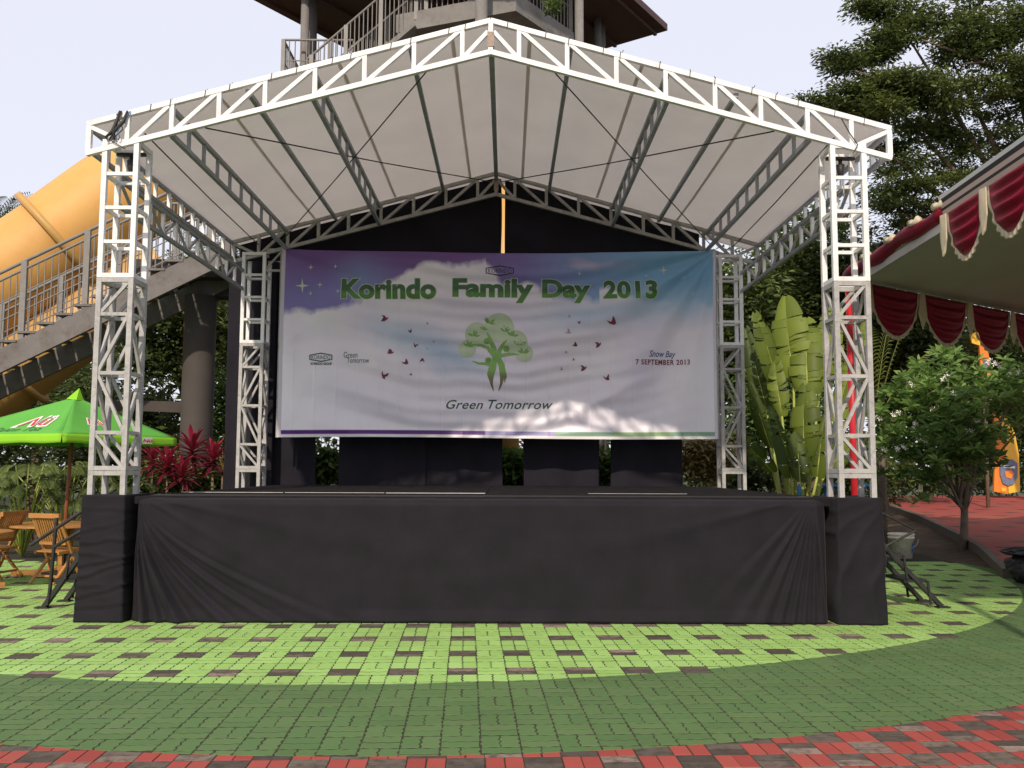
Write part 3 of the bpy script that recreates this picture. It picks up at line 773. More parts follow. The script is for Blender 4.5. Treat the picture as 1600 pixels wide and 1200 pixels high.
def text_geo(txt, bold=0, shear=0, space=1.0, size=1.0):
    cu = bpy.data.curves.new('t', 'FONT'); cu.body = txt; cu.size = size; cu.offset = bold; cu.shear = shear; cu.space_character = space
    cu.resolution_u = 4; cu.fill_mode = 'FRONT'
    o = bpy.data.objects.new('t', cu); COL.objects.link(o)
    dg = bpy.context.evaluated_depsgraph_get(); me = bpy.data.meshes.new_from_object(o.evaluated_get(dg))
    vs = [(v.co.x, v.co.y) for v in me.vertices]; fs = [tuple(p.vertices) for p in me.polygons]
    bpy.data.objects.remove(o); bpy.data.curves.remove(cu); bpy.data.meshes.remove(me)
    return vs, fs
def fit(vs, x0, x1, z0, z1, ref=None):
    r = ref or vs; ax = min(v[0] for v in r); bx = max(v[0] for v in r); ay = min(v[1] for v in r); by = max(v[1] for v in r)
    return [(x0 + (v[0] - ax) / (bx - ax) * (x1 - x0), z0 + (v[1] - ay) / (by - ay) * (z1 - z0)) for v in vs]
def ban_text(name, txt, x0, y0, x1, y1, m, bold=.0, shear=0, space=1.0, halo=None, hb=.05, off=.005):
    a = bp(x0, y1); c = bp(x1, y0); vs, fs = text_geo(txt, bold, shear, space)
    if halo:
        hv, hf = text_geo(txt, bold + hb, shear, space); drape(fit(hv, a[0], c[0], a[1], c[1], vs), hf, name + '_outline', halo, off - .002)
    return drape(fit(vs, a[0], c[0], a[1], c[1]), fs, name, m, off)
def gradmat(name, z0, z1, lo, hi):
    m, n, b = newmat(name); sx = N(n, 'ShaderNodeSeparateXYZ'); n.links.new(N(n, 'ShaderNodeNewGeometry').outputs['Position'], sx.inputs[0])
    f = math_(n, 'DIVIDE', math_(n, 'SUBTRACT', sx.outputs[2], z0), z1 - z0, True)
    n.links.new(ramp(n, f, [(0, lo), (.45, lo), (.6, hi), (1, hi)]), b.inputs['Base Color']); b.inputs['Roughness'].default_value = .45
    return m
tg = gradmat('title_green', bp(0, 470)[1], bp(0, 436)[1], (.085, .24, .045), (.035, .12, .04))
pale = surf('print_pale', (.66, .70, .60), .5, .05, 4)
ban_text('title_text', 'Korindo', 533, 436, 682, 467, tg, .047, 0, 1.02, pale, .020)
ban_text('title_text', 'Family', 707, 436, 834, 473, tg, .047, 0, 1.0, pale, .020)
ban_text('title_text', 'Day', 847, 437, 923, 473, tg, .047, 0, 1.0, pale, .020)
ban_text('title_text', '2013', 943, 438, 1026, 467, tg, .047, 0, 1.06, pale, .020)
darkg = surf('print_forest', (.03, .085, .05), .5, .05, 4); dark = surf('print_dark', (.035, .03, .04), .5, .05, 4)
maroonp = surf('print_maroon', (.20, .04, .075), .5, .1, 9); bluep = surf('print_blue', (.06, .10, .27), .5, .05, 4)
ban_text('slogan_text', 'Green', 697, 625, 755, 639, darkg, .008, .35, 1.05); ban_text('slogan_text', 'Tomorrow', 763, 625, 864, 639, darkg, .008, .35, 1.05)
ban_text('date_text', '7 SEPTEMBER 2013', 993, 562, 1077, 570, maroonp, .03, 0, 1.15)
ban_text('venue_text', 'Snow Bay', 1014, 548, 1056, 561, bluep, .012, .3, 1.0)
ban_text('small_slogan_text', 'Green', 537, 550, 559, 559, darkg, .0, 0, 1.0)
ban_text('small_slogan_text', 'Tomorrow', 542, 559, 577, 567, darkg, .0, 0, 1.0)
ban_text('company_text', 'KORINDO GROUP', 485, 566, 518, 570, darkg, .03)
def emblem(px, py, wx, wy, m, txt):
    hexo = lambda k: [bp(px + wx * k * a, py + wy * k * c) for a, c in ((-1, -.55), (0, -1.05), (1, -.55), (1, .55), (0, 1.05), (-1, .55))]
    o_, i_ = hexo(1.0), [bp(px + (wx - 1.5) * a, py + (wy - 1.5) * c) for a, c in ((-1, -.5), (0, -1.0), (1, -.5), (1, .5), (0, 1.0), (-1, .5))]
    drape(o_ + i_, [(k, (k + 1) % 6, 6 + (k + 1) % 6, 6 + k) for k in range(6)], 'emblem_frame', m)
    ban_text('emblem_text', txt, px - wx * .82, py - wy * .42, px + wx * .82, py + wy * .42, m, .0)
emblem(781, 424, 22, 8, dark, 'KORINDO'); emblem(501, 558, 18, 7, darkg, 'KORINDO')
# four-pointed stars
for px, py, s in ((472, 446, 12), (485, 417, 5), (524, 416, 4), (500, 445, 5), (485, 458, 4), (528, 455, 4), (1037, 422, 8), (1010, 430, 3), (1068, 434, 3), (905, 428, 4), (1083, 459, 4)):
    c = bp(px, py); k = s / F * 14.2
    pts = []
    for q in range(8):
        r = k * (1 if q % 2 == 0 else .22); pts.append((c[0] + r * math.cos(q * math.pi / 4) * .95, c[1] + r * math.sin(q * math.pi / 4)))
    drape(pts + [c], [(q, (q + 1) % 8, 8) for q in range(8)], 'star', pale)
# birds
def bird(px, py, s, rot, m):
    c = bp(px, py); k = s / F * 14.2
    shp = [(-.1, -.15), (.15, -.25), (.5, -.1), (.18, .02), (.35, .55), (.1, .95), (-.05, .35), (-.25, .15), (-.75, .45), (-.45, .0)]
    ca_, sa_ = math.cos(rot), math.sin(rot)
    drape([(c[0] + k * (x * ca_ - y * sa_), c[1] + k * (x * sa_ + y * ca_)) for x, y in shp], [tuple(range(10))], 'bird', m, cuts=.2)
faint = surf('print_faint', (.45, .33, .42), .5, .1, 9)
for px, py, s, r in ((603, 498, 10, 1.0), (640, 518, 6, -.4), (648, 540, 7, -.9), (612, 551, 8, .7), (634, 568, 9, .1), (661, 562, 7, 2.4), (599, 588, 11, -.9), (642, 586, 4, 0),
                     (957, 505, 12, .1), (904, 505, 5, -.5), (899, 540, 7, .2), (937, 538, 9, 1.3), (914, 575, 9, 1.2), (948, 592, 9, -.2), (897, 562, 4, .5)):
    bird(px, py, s, r, maroonp)
for px, py, s in ((668, 506, 4), (668, 545, 3), (678, 534, 4), (878, 577, 5), (885, 551, 4), (890, 495, 5), (889, 520, 8)): bird(px, py, s, .4, faint)
# tree emblem: pale round crowns, leaves, and two leaning figures as the trunk
crownm = surf('print_pale_green', (.52, .63, .44), .5, .1, 3); leafp = surf('print_leaf_green', (.20, .40, .10), .5, .15, 12)
trunkm = gradmat('print_trunk', bp(0, 612)[1], bp(0, 555)[1], (.16, .16, .06), (.22, .44, .10))
def disc(px, py, r, m, off, name='crown_print'):
    c = bp(px, py); k = r / F * 14.25
    drape([(c[0] + k * math.cos(2 * math.pi * q / 28), c[1] + k * math.sin(2 * math.pi * q / 28)) for q in range(28)] + [c], [(q, (q + 1) % 28, 28) for q in range(28)], name, m, off)
for k, (px, py, r) in enumerate(((780, 512, 24), (746, 522, 20), (730, 545, 14), (805, 535, 20), (819, 552, 14))): disc(px, py, r, crownm, .0032 + .0004 * k)
def leafp_(px, py, l, rot):
    c = bp(px, py); k = l / F * 14.2; ca_, sa_ = math.cos(rot), math.sin(rot)
    pts = [(0, 0), (.3, .17), (.6, .17), (1, 0), (.6, -.17), (.3, -.17)]
    drape([(c[0] + k * (x * ca_ - y * sa_), c[1] + k * (x * sa_ + y * ca_)) for x, y in pts], [tuple(range(6))], 'leaf_print', leafp, .0062, .2)
for cx_, cy_, L in ((765, 505, 13), (741, 525, 13), (755, 515, 9), (788, 518, 12), (800, 525, 12), (812, 540, 14), (818, 552, 13), (732, 541, 11)):
    for a in (.2, 1.0, 1.8, 2.6): leafp_(cx_, cy_, L * rng.uniform(.7, 1), a + rng.uniform(-.3, .3))
def swoosh(pts, wd, m=None, off=.0075):
    P = [Vector((*bp(x, y), 0)) for x, y in pts]; vs = []
    for i, p in enumerate(P):
        d = (P[min(i + 1, len(P) - 1)] - P[max(i - 1, 0)]).normalized(); nn = Vector((-d.y, d.x, 0)) * (wd[i] / F * 14.2 / 2); vs += [(p.x + nn.x, p.y + nn.y), (p.x - nn.x, p.y - nn.y)]
    drape(vs, [(2 * i, 2 * i + 1, 2 * i + 3, 2 * i + 2) for i in range(len(P) - 1)], 'figure_print', m or trunkm, off)
swoosh([(771, 611), (768, 600), (768, 588), (771, 575), (773, 560), (772, 545), (766, 530), (761, 519)], [1, 4, 7, 9, 8, 8, 6, 2])
swoosh([(766, 598), (763, 585), (766, 574)], [1, 4, 5]); swoosh([(772, 556), (762, 543), (750, 539), (737, 538)], [6, 6, 4, 1]); swoosh([(771, 572), (760, 568), (748, 568), (738, 564)], [7, 5, 4, 1])
swoosh([(779, 611), (783, 600), (785, 588), (784, 572), (779, 560), (780, 548), (786, 538), (792, 531)], [1, 4, 8, 10, 8, 7, 5, 2])
swoosh([(788, 598), (790, 588), (787, 576)], [1, 4, 5]); swoosh([(781, 556), (790, 554), (801, 553), (812, 554)], [6, 6, 4, 1]); swoosh([(776, 560), (770, 552), (762, 549)], [5, 3, 1])
for px, py in ((761, 533), (791, 545), (763, 563)): disc(px, py, 5, leafp, .0085, 'head_print')
# stay brackets between the banner and the back towers
for s, x0, x1 in ((-1, -3.62, -3.38), (1, 3.62, 3.57)):
    o = empty('banner_bracket', (x0, 14.47, 4.6), 'small square bracket holding the upper %s corner of the banner to its tower' % ('left' if s < 0 else 'right'), 'bracket', 'brackets at the banner corners')
    for z in (4.66, 5.0): strut('arm', (x0, 14.46, z), (x1, 14.46, z), .035, worn, o)
    strut('brace', (x0, 14.46, 4.69), (x1, 14.46, 4.97), .028, worn, o)
    strut('upright', (x1, 14.465, 2.0), (x1, 14.465, 4.98), .03, worn, o)

# ------------------------------------------------------------------ black cloths behind the stage
def curtain(name, x0, x1, zb, ztf, Y, amp, k, label, xa=None, nu=60, nv=40):
    def fn(u, v):
        x = x0 + (x1 - x0) * u; z = zb + (ztf(x) - zb) * v
        return (x + .02 * mnoise.noise((u * 3, z * .8, k)), Y + amp * math.sin(u * (x1 - x0) * 9 + k + .8 * mnoise.noise((x, z * .5, k))) + amp * .6 * mnoise.noise((x * 3, z * 1.2, k)), z)
    o = MB().grid(fn, nu, nv).build(name, blackback, None, True); solid(o, .003)
    return tag(o, label, 'cloth', 'black cloths behind the stage')
curtain('gable_cloth', -4.1, .13, 4.86, lambda x: ztop(x) - .01, 14.66, .018, 1, 'left half of the black cloth closing the gable above the banner')
curtain('gable_cloth', .19, 3.36, 4.86, lambda x: ztop(x) - .02, 14.66, .018, 4, 'right half of the black cloth closing the gable above the banner')
for i, (a, b_, lab) in enumerate(((352, 428, 'tall black drop hanging outside the back left tower'), (424, 494, 'black drop just left of the fern gap under the banner'), (531, 668, 'broad black drop under the banner, second from the left'),
        (664, 786, 'black drop just left of the banana gap under the banner'), (819, 936, 'black drop between the two green gaps under the banner'), (953, 1066, 'black drop at the right end under the banner'))):
    x0 = at(a, 600, 15.02 + .06 * (i % 2)).x; x1 = at(b_, 600, 15.02 + .06 * (i % 2)).x
    top = 4.95
    curtain('curtain_drop', x0, x1, .05 if i == 0 else .9, lambda x, top=top: top, 15.06 + .06 * (i % 2), .03, i * 1.7, lab, nu=40, nv=30)

# ------------------------------------------------------------------ black steps at both sides of the stage
def steps(sg, ya, yb, label, x_top=4.08, x_foot=5.12, rails=True):
    o = empty('access_steps', (sg * 4.6, (ya + yb) / 2, 0), label, 'steps', 'steps up to the stage')
    X = lambda x: sg * x
    for y in (ya, yb):
        strut('stringer', (X(x_foot), y, .02), (X(x_top), y, 1.12), .045, blackmetal, o, .075, up=(0, 1, 0))
        MB().box((min(X(x_foot - .05), X(x_foot + .09)), y - .05, .0), (max(X(x_foot - .05), X(x_foot + .09)), y + .05, .016)).build('foot_plate', blackmetal, o)
    for k, z in enumerate((.30, .58, .86)):
        xx = x_foot - (x_foot - x_top) * z / 1.12
        t = MB().box((min(X(xx - .13), X(xx + .13)), ya - .02, z - .02), (max(X(xx - .13), X(xx + .13)), yb + .02, z + .012)).build('tread', blackmetal, o)
        for y in (ya - .045, yb + .045):
            strut('tread_leg', (X(xx + .12), y, z), (X(xx + .15), y, z - .26), .022, blackmetal, t)
    return o
s1 = steps(1, 10.45, 10.95, 'black metal steps leaning on the right side of the stage, beside the bucket')
y = 10.42
for a, b_ in (((4.15, y, 1.22), (4.86, y, .86)), ((4.86, y, .86), (4.46, y, .66)), ((4.22, y, 1.16), (4.62, y, .50))): strut('handrail', a, b_, .03, blackmetal, s1, rnd=True)
s2 = steps(-1, 10.22, 10.72, 'black metal steps leaning on the left side of the stage, beside the folding chair', 4.06, 4.80)
y = 10.19
for a, b_ in (((-4.06, y, 1.30), (-4.97, y, .68)), ((-4.70, y, .98), (-4.74, y, .10)), ((-4.72, y, .66), (-4.06, y, 1.06))): strut('handrail', a, b_, .04, blackmetal, s2, rnd=True)

# ------------------------------------------------------------------ staircase and slide on the left
STY0, STY1 = 15.6, 16.9
def stair_z(x): return 3.55 + (x + 8.35) * .505          # top edge of the stringer
sr = empty('stairway', (-6.5, 16.2, 0), 'steel stairway with grey railings climbing behind the left towers', 'stairway')
for y in (STY0, STY1):
    b = MB(); xa, xb = -10.5, -4.55; h = .42
    b.add([(xa, y - .04, stair_z(xa)), (xb, y - .04, stair_z(xb)), (xb, y - .04, stair_z(xb) - h), (xa, y - .04, stair_z(xa) - h),
           (xa, y + .04, stair_z(xa)), (xb, y + .04, stair_z(xb)), (xb, y + .04, stair_z(xb) - h), (xa, y + .04, stair_z(xa) - h)],
          [(0, 3, 2, 1), (4, 5, 6, 7), (0, 1, 5, 4), (3, 7, 6, 2), (0, 4, 7, 3), (1, 2, 6, 5)])
    b.build('stringer', stairconc, sr)
x = -10.3; k = 0
while x < -4.7:
    z = stair_z(x) + .13
    MB().box((x, STY0 - .055, z), (x + .31, STY1 + .055, z + .04)).build('tread', stairconc, sr)
    x += .31; k += 1
for y in (STY0, STY1):
    strut('top_rail', (-10.4, y, stair_z(-10.4) + 1.36), (-4.6, y, stair_z(-4.6) + 1.36), .06, greysteel, sr, rnd=True)
    strut('second_rail', (-10.4, y, stair_z(-10.4) + 1.22), (-4.6, y, stair_z(-4.6) + 1.22), .045, greysteel, sr, rnd=True)
    for hh in (.82, .50, .16): strut('mid_rail', (-10.4, y, stair_z(-10.4) + hh), (-4.6, y, stair_z(-4.6) + hh), .022, greysteel, sr, rnd=True)
    x = -10.2; k = 0
    while x < -4.6:
        if k % 9 == 0: strut('post', (x, y, stair_z(x)), (x, y, stair_z(x) + 1.36), .10, greysteel, sr, .06)
        else: strut('baluster', (x, y, stair_z(x) + .05), (x, y, stair_z(x) + 1.22), .022, greysteel, sr, rnd=True)
        x += .118; k += 1
# landing the stair leads to, its column and beam
ld = empty('landing', (-4.3, 17.2, 0), 'dark concrete landing on a thick round column behind the back left tower', 'landing')
MB().box((-6.6, 16.5, 4.98), (-1.2, 18.9, 5.30)).build('slab', beamm, ld)
MB().box((-6.4, 16.95, 4.70), (-1.4, 17.25, 4.98)).build('beam', beamm, ld)
def col_fn(u, v): a = u * 2 * math.pi; return (-5.50 + .29 * math.cos(a), 17.0 + .29 * math.sin(a), 4.7 * v)
MB().grid(col_fn, 32, 6).build('column', bollard, ld, True)
MB().grid(lambda u, v: (-2.4 + .22 * math.cos(u * 6.2832), 17.6 + .22 * math.sin(u * 6.2832), 4.7 * v), 24, 2).build('column', bollard, ld, True)
o = MB().bar((-7.9, 17.6, 2.72), (-5.6, 17.05, 2.62), .16, .20).build('tie_beam', beamm, ld)
for y in (16.55, 18.85):
    strut('top_rail', (-6.0, y, 6.35), (-1.3, y, 6.35), .05, greysteel, ld, rnd=True)
    for q in range(30): strut('baluster', (-5.9 + q * .155, y, 5.3), (-5.9 + q * .155, y, 6.35), .022, greysteel, ld, rnd=True)

sl = empty('tube_slide', (-8, 18.6, 0), 'big yellow tube slide with a raised flange, rising behind the left front tower', 'slide')
A = at(-260, 618, 18.1); B = at(60, 404, 18.7); Cc = at(270, 268, 19.6); D = at(500, 235, 21.0)
def bez(p, n=28):
    out = []
    for i in range(n + 1):
        t = i / n * (len(p) - 1); k = min(int(t), len(p) - 2); f = t - k
        p0, p1, p2, p3 = p[max(k - 1, 0)], p[k], p[k + 1], p[min(k + 2, len(p) - 1)]
        out.append(.5 * ((2 * p1) + (-p0 + p2) * f + (2 * p0 - 5 * p1 + 4 * p2 - p3) * f * f + (-p0 + 3 * p1 - 3 * p2 + p3) * f ** 3))
    return out
path = bez([A, B, Cc, D], 42)
half = 15
RAD = 1.06
for seg, (i0, i1) in enumerate(((0, 5), (5, 16), (16, 29), (29, 42))):
    MB().tube(path[i0:i1 + 1], RAD * (1.0 if seg > 1 else .97), 48, False).build('tube_section', slidey, sl, True)
    if seg:
        c = path[i0]; d = (path[i0 + 1] - path[i0 - 1]).normalized()
        MB().tube([c - d * .076, c - d * .07, c + d * .07, c + d * .076], [RAD - .02, RAD + .19, RAD + .19, RAD - .02], 48, False).build('flange', slideo, sl, True)
# lower return slide in the shade under the stairs
sl2 = empty('lower_slide', (-8.5, 18.4, 0), 'shaded orange slide tube under the stairway, behind the green umbrella', 'slide')
p2 = bez([at(260, 420, 19.5), at(110, 520, 19.0), at(-60, 640, 18.6), at(-260, 760, 18.6)], 24)
MB().tube(p2, .72, 32, False).build('tube_section', slideo, sl2, True)
c = p2[12]; d = (p2[13] - p2[11]).normalized()
MB().tube([c - d * .056, c - d * .05, c + d * .05, c + d * .056], [.70, .84, .84, .70], 32, False).build('flange', slideo, sl2, True)

# ------------------------------------------------------------------ slide tower with its square roof behind the stage
tw = empty('slide_tower', (-.9, 22, 0), 'tall grey slide tower with a brown square roof rising behind the canopy', 'tower')
E1 = Vector((.57, .82, 0)); E2 = Vector((-.815, .575, 0)); TC = Vector((-.98, 22.25, 0)); HS = 3.9; ZR = 13.0
def tp(a, b_, z): return TC + E1 * a + E2 * b_ + Vector((0, 0, z))
cs = [tp(-HS, -HS, ZR), tp(HS, -HS, ZR), tp(HS, HS, ZR), tp(-HS, HS, ZR)]
MB().add(cs + [c + Vector((0, 0, .18)) for c in cs], [(0, 1, 2, 3), (0, 1, 5, 4), (1, 2, 6, 5), (2, 3, 7, 6), (3, 0, 4, 7)]).build('soffit', brownroof, tw)
MB().add([c + Vector((0, 0, .18)) for c in cs] + [tp(0, 0, ZR + 2.6)], [(0, 1, 4), (1, 2, 4), (2, 3, 4), (3, 0, 4)]).build('roof', rooftile, tw)
for k in range(-3, 4):
    MB().bar(tp(-HS + .1, k * 1.2, ZR - .05), tp(HS - .1, k * 1.2, ZR - .05), .08, .1).build('rafter', brownroof, tw)
for a, b_ in ((-2.6, -2.6), (2.6, -2.6), (2.6, 2.6), (-2.6, 2.6)):
    MB().tube([tp(a, b_, 0), tp(a, b_, ZR)], .13, 16).build('column', greysteel, tw, True)
# platform turned so that one corner points at the stage
K = at(806, -14, 18.9); ZP = K.z - .02
P1 = Vector((-.93, .36, 0)); P2 = Vector((.60, .80, 0))
def pp(a, b_, z): return Vector((K.x, K.y, 0)) + P1 * a + P2 * b_ + Vector((0, 0, z))
q = [pp(0, 0, 0), pp(2.9, 0, 0), pp(2.9, 2.3, 0), pp(0, 2.3, 0)]
MB().add([Vector((v.x, v.y, ZP - .42)) for v in q] + [Vector((v.x, v.y, ZP)) for v in q], [(0, 3, 2, 1), (4, 5, 6, 7), (0, 1, 5, 4), (1, 2, 6, 5), (2, 3, 7, 6), (3, 0, 4, 7)]).build('platform_slab', concrete, tw)
def railing(a, b_, h, step=.13, zoff=0):
    a = Vector(a); b_ = Vector(b_); L = (b_ - a).length; n = max(2, int(L / step)); U = Vector((0, 0, 1))
    strut('top_rail', a + U * h, b_ + U * h, .055, greysteel, tw, rnd=True); strut('mid_rail', a + U * h * .5, b_ + U * h * .5, .03, greysteel, tw, rnd=True)
    for k in range(n + 1):
        p = a + (b_ - a) * k / n
        if k % 8 == 0: strut('post', p, p + U * h, .09, greysteel, tw)
        else: strut('baluster', p, p + U * h, .026, greysteel, tw, rnd=True)
for a, b_ in ((pp(.05, .05, ZP), pp(2.85, .05, ZP)), (pp(.05, .05, ZP), pp(.05, 2.25, ZP))): railing(a, b_, 1.2)
# flight of stairs descending to the left from the platform
s0 = at(650, 42, 19.8); s1_ = at(478, 188, 20.4)
for off in (0, 1.0):
    d = Vector((0, off, 0)); MB().bar(s0 + d, s1_ + d, .10, .40, up=(0, 1, 0)).build('stair_stringer', concrete, tw)
    railing(s0 + d + Vector((0, 0, .15)), s1_ + d + Vector((0, 0, .15)), 1.3)
for k in range(10):
    p = s0 + (s1_ - s0) * (k + .5) / 10; MB().box((p.x - .15, p.y + .06, p.z + .05), (p.x + .15, p.y + .95, p.z + .10)).build('tread', concrete, tw)
lp0 = at(455, 150, 21.5); lp1 = at(560, 156, 21.5)
MB().box((lp0.x, 20.6, lp0.z - .3), (lp1.x, 23, lp0.z)).build('lower_platform', concrete, tw)
railing((lp0.x, 20.65, lp0.z), (lp1.x, 20.65, lp0.z), 1.0); railing((lp0.x, 20.65, lp0.z), (lp0.x, 22.9, lp0.z), 1.0)
for px, Y in ((476, 21.0), (905, 20.0), (934, 22.6)):
    p = at(px, 60, Y); MB().tube([(p.x, Y, 0), (p.x, Y, ZR + .1)], .10, 14).build('column', greysteel, tw, True)
p = at(790, 345, 19.0); MB().tube([(p.x, 19.0, 0), (p.x, 19.0, 9.4)], .30, 20).build('yellow_core_column', slideo, tw, True)

# ------------------------------------------------------------------ umbrella, tables, chairs
um = empty('market_umbrella', (-6.05, 13.2, 0), 'green market umbrella with red logo over the wooden tables at the left', 'umbrella')
UA = Vector((-5.97, 13.2, 2.53)); zr = 1.96; rr = 1.46
cor = [UA + Vector((q * math.sin(a), -q * math.cos(a), zr - UA.z)) for a, q in ((R(20), 1.50), (R(110), 1.38), (R(200), 1.5), (R(290), 1.72))]
for k in range(4):
    a, b_ = cor[k], cor[(k + 1) % 4]
    def fn(u, v, a=a, b_=b_):
        p = UA.lerp(a.lerp(b_, u), v); p = p + Vector((0, 0, -.05 * math.sin(math.pi * v) * math.sin(math.pi * u))); return tuple(p)
    c = MB().grid(fn, 14, 14).build('canopy_panel', umbg, um, True); solid(c, .003)
    def fv(u, v, a=a, b_=b_):
        p = a.lerp(b_, u); out = Vector(((a + b_) / 2 - UA)); out.z = 0; out.normalize()
        return tuple(p + Vector((0, 0, -.12 * v + .006 * math.sin(u * 20) * v)) + out * (.012 * v + .004))
    c = MB().grid(fv, 24, 3).build('valance', umbl if k in (0, 3) else umbg, um, True); solid(c, .003)
    strut('rib', UA - Vector((0, 0, .06)), a - Vector((0, 0, .03)), .025, wood, um)
MB().tube([(-6.05, 13.2, .03), (-6.02, 13.2, 1.2), (-5.975, 13.2, 2.5)], .026, 12).build('pole', surf('umbrella_pole', (.22, .07, .03), .5, .2, 6), um, True)
MB().add([UA + Vector(v) for v in ((-.10, -.06, -.03), (.06, -.10, -.05), (.10, .05, -.05), (-.05, .1, -.04), (.05, 0, .13))], [(0, 1, 4), (1, 2, 4), (2, 3, 4), (3, 0, 4)]).build('cap', umbl, um)
MB().lathe([(.27, 0), (.27, .06), (.05, .09), (.04, .3)], (-6.05, 13.2, .0), 24).build('base', blackmetal, um)
def umb_print(name, txt, k, u0, u1, v0, v1, m, bold, shear, lift):
    a, b_ = cor[k], cor[(k + 1) % 4]; vs, fs = text_geo(txt, bold, shear); vs = fit(vs, u0, u1, -v1, -v0)
    nrm = (a - UA).cross(b_ - UA).normalized(); nrm = nrm if nrm.z > 0 else -nrm
    mb = MB(); mb.add([tuple(UA.lerp(a.lerp(b_, .5 + (x - .5)), -y) + Vector((0, 0, -.05 * math.sin(math.pi * -y) * math.sin(math.pi * x))) + nrm * lift) for x, y in vs], fs)
    mb.build(name, m, um)
umb_print('logo_outline', 'Nü', 3, .46, .86, .46, .80, prwhite, .045, .25, .008)
umb_print('logo_text', 'Nü', 3, .49, .83, .51, .76, prred, .0, .25, .011)
umb_print('logo_outline', 'Nü', 0, .24, .48, .50, .72, prwhite, .06, .25, .008)
umb_print('logo_text', 'Nü', 0, .26, .46, .53, .70, prred, .012, .25, .011)
umb_print('tagline_text', 'Green Tea', 3, .34, .80, .80, .92, prgreen, -.004, .4, .008)
# red and white logo on the right valance
a, b_ = cor[0], cor[1]; p = a.lerp(b_, .66); q_ = a.lerp(b_, .76); nout = Vector((b_.y - a.y, -(b_.x - a.x), 0)).normalized()
for m_, s_, off in ((prwhite, 0, .022), (prred, .02, .026)):
    vs, fs = text_geo('Nü', .03, .2)
    if m_ is prwhite: vs, fs = [(0, 0), (1, 0), (1, 1), (0, 1)], [(0, 1, 2, 3)]
    vs = fit(vs, .04 + s_ * .4, .96 - s_ * .4, -.10 + s_, -.015 - s_)
    MB().add([tuple(p.lerp(q_, x) + Vector((0, 0, y)) + nout * off) for x, y in vs], fs).build('valance_logo', m_, um)

def round_table(x, y, r, label):
    o = empty('round_table', (x, y, 0), label, 'table', 'wooden tables under the umbrella')
    MB().lathe([(r - .02, .695), (r, .70), (r, .725), (r - .02, .732)], (x, y, 0), 40).build('table_top', wood, o)
    for k in range(4):
        a = k * math.pi / 2 + .5
        strut('leg', (x + .12 * math.cos(a), y + .12 * math.sin(a), .69), (x + .12 * math.cos(a), y + .12 * math.sin(a), .09), .06, wood, o)
        strut('foot', (x, y, .06 + .002 * k), (x + r * .85 * math.cos(a), y + r * .85 * math.sin(a), .055 + .002 * k), .07, wood, o, .06)
    return o
round_table(-6.42, 11.55, .48, 'round wooden table at the far left edge of the picture')
round_table(-6.08, 13.2, .72, 'round wooden table with the umbrella pole, behind the slatted folding chair')
def chair(loc, rz, label):
    o = empty('folding_chair', loc, label, 'chair', 'folding chairs at the wooden tables')
    ORIG[o.name] = Vector((0, 0, 0)); o.rotation_euler = (0, 0, rz)
    # sitter faces +y; back leans to -y
    for s in (-1, 1):
        x = s * .215
        strut('back_leg', (x, .22, .02), (x, -.23, .90), .026, wood, o, .045, up=(1, 0, 0))      # runs from front foot up to the backrest
        strut('front_leg', (x * .86, -.24, .02), (x * .86, .16, .44), .026, wood, o, .042, up=(1, 0, 0))
    MB().box((-.245, -.26, .865), (.245, -.215, .925)).build('top_rail', wood, o)
    strut('lower_back_rail', (-.215, -.075, .53), (.215, -.075, .53), .03, wood, o, .045)
    for k in range(10):
        x = -.17 + k * .0378; strut('back_slat', (x, -.085, .545), (x, -.225, .875), .014, wood, o, .022, up=(1, 0, 0))
    for k in range(9):
        y = -.16 + k * .045; MB().box((-.20, y, .435 - .005 * (8 - k) * .5), (.20, y + .036, .452 - .005 * (8 - k) * .5)).build('seat_slat', wood, o)
    for s in (-1, 1): strut('seat_rail', (s * .19, -.18, .41), (s * .19, .24, .43), .024, wood, o, .036)
    strut('stretcher', (-.2, .13, .20), (.2, .13, .20), .026, wood, o); strut('stretcher', (-.185, -.16, .11), (.185, -.16, .11), .026, wood, o)
    return o
chair((-5.72, 12.35, 0), R(-18), 'wooden folding chair with its slatted back to us beside the left tower')
chair((-6.72, 12.75, 0), R(78), 'wooden folding chair seen side-on at the table on the far left')
chair((-5.45, 13.9, 0), R(150), 'wooden folding chair behind the umbrella table, mostly hidden by the stage')

# ------------------------------------------------------------------ tent on the right
TZ = 4.06
tA, tB, tC, tD = Vector((4.80, 12.1, TZ)), Vector((4.40, 5.6, TZ)), Vector((13.2, 17.98, TZ)), Vector((13.0, 5.2, TZ))
tn = empty('marquee', (7.5, 10, 0), 'grey lined marquee with maroon swags and cream trim at the right', 'marquee')
def ceil(u, v):
    p = tA.lerp(tC, u).lerp(tB.lerp(tD, u), v); return (p.x, p.y, p.z + .45 * math.sin(math.pi * u) * math.sin(math.pi * v) + .02)
c = MB().grid(ceil, 24, 24).build('lining', tentc, tn, True); solid(c, .004)
c = MB().grid(lambda u, v: (ceil(u, v)[0], ceil(u, v)[1], TZ + .10 + 1.8 * (1 - max(abs(u - .5), abs(v - .5)) * 2)), 24, 24).build('roof', tentw, tn); solid(c, .004)
def along(a, b_, t): return a.lerp(b_, t)
EN = (tB - tA).normalized(); LN = (tB - tA).length
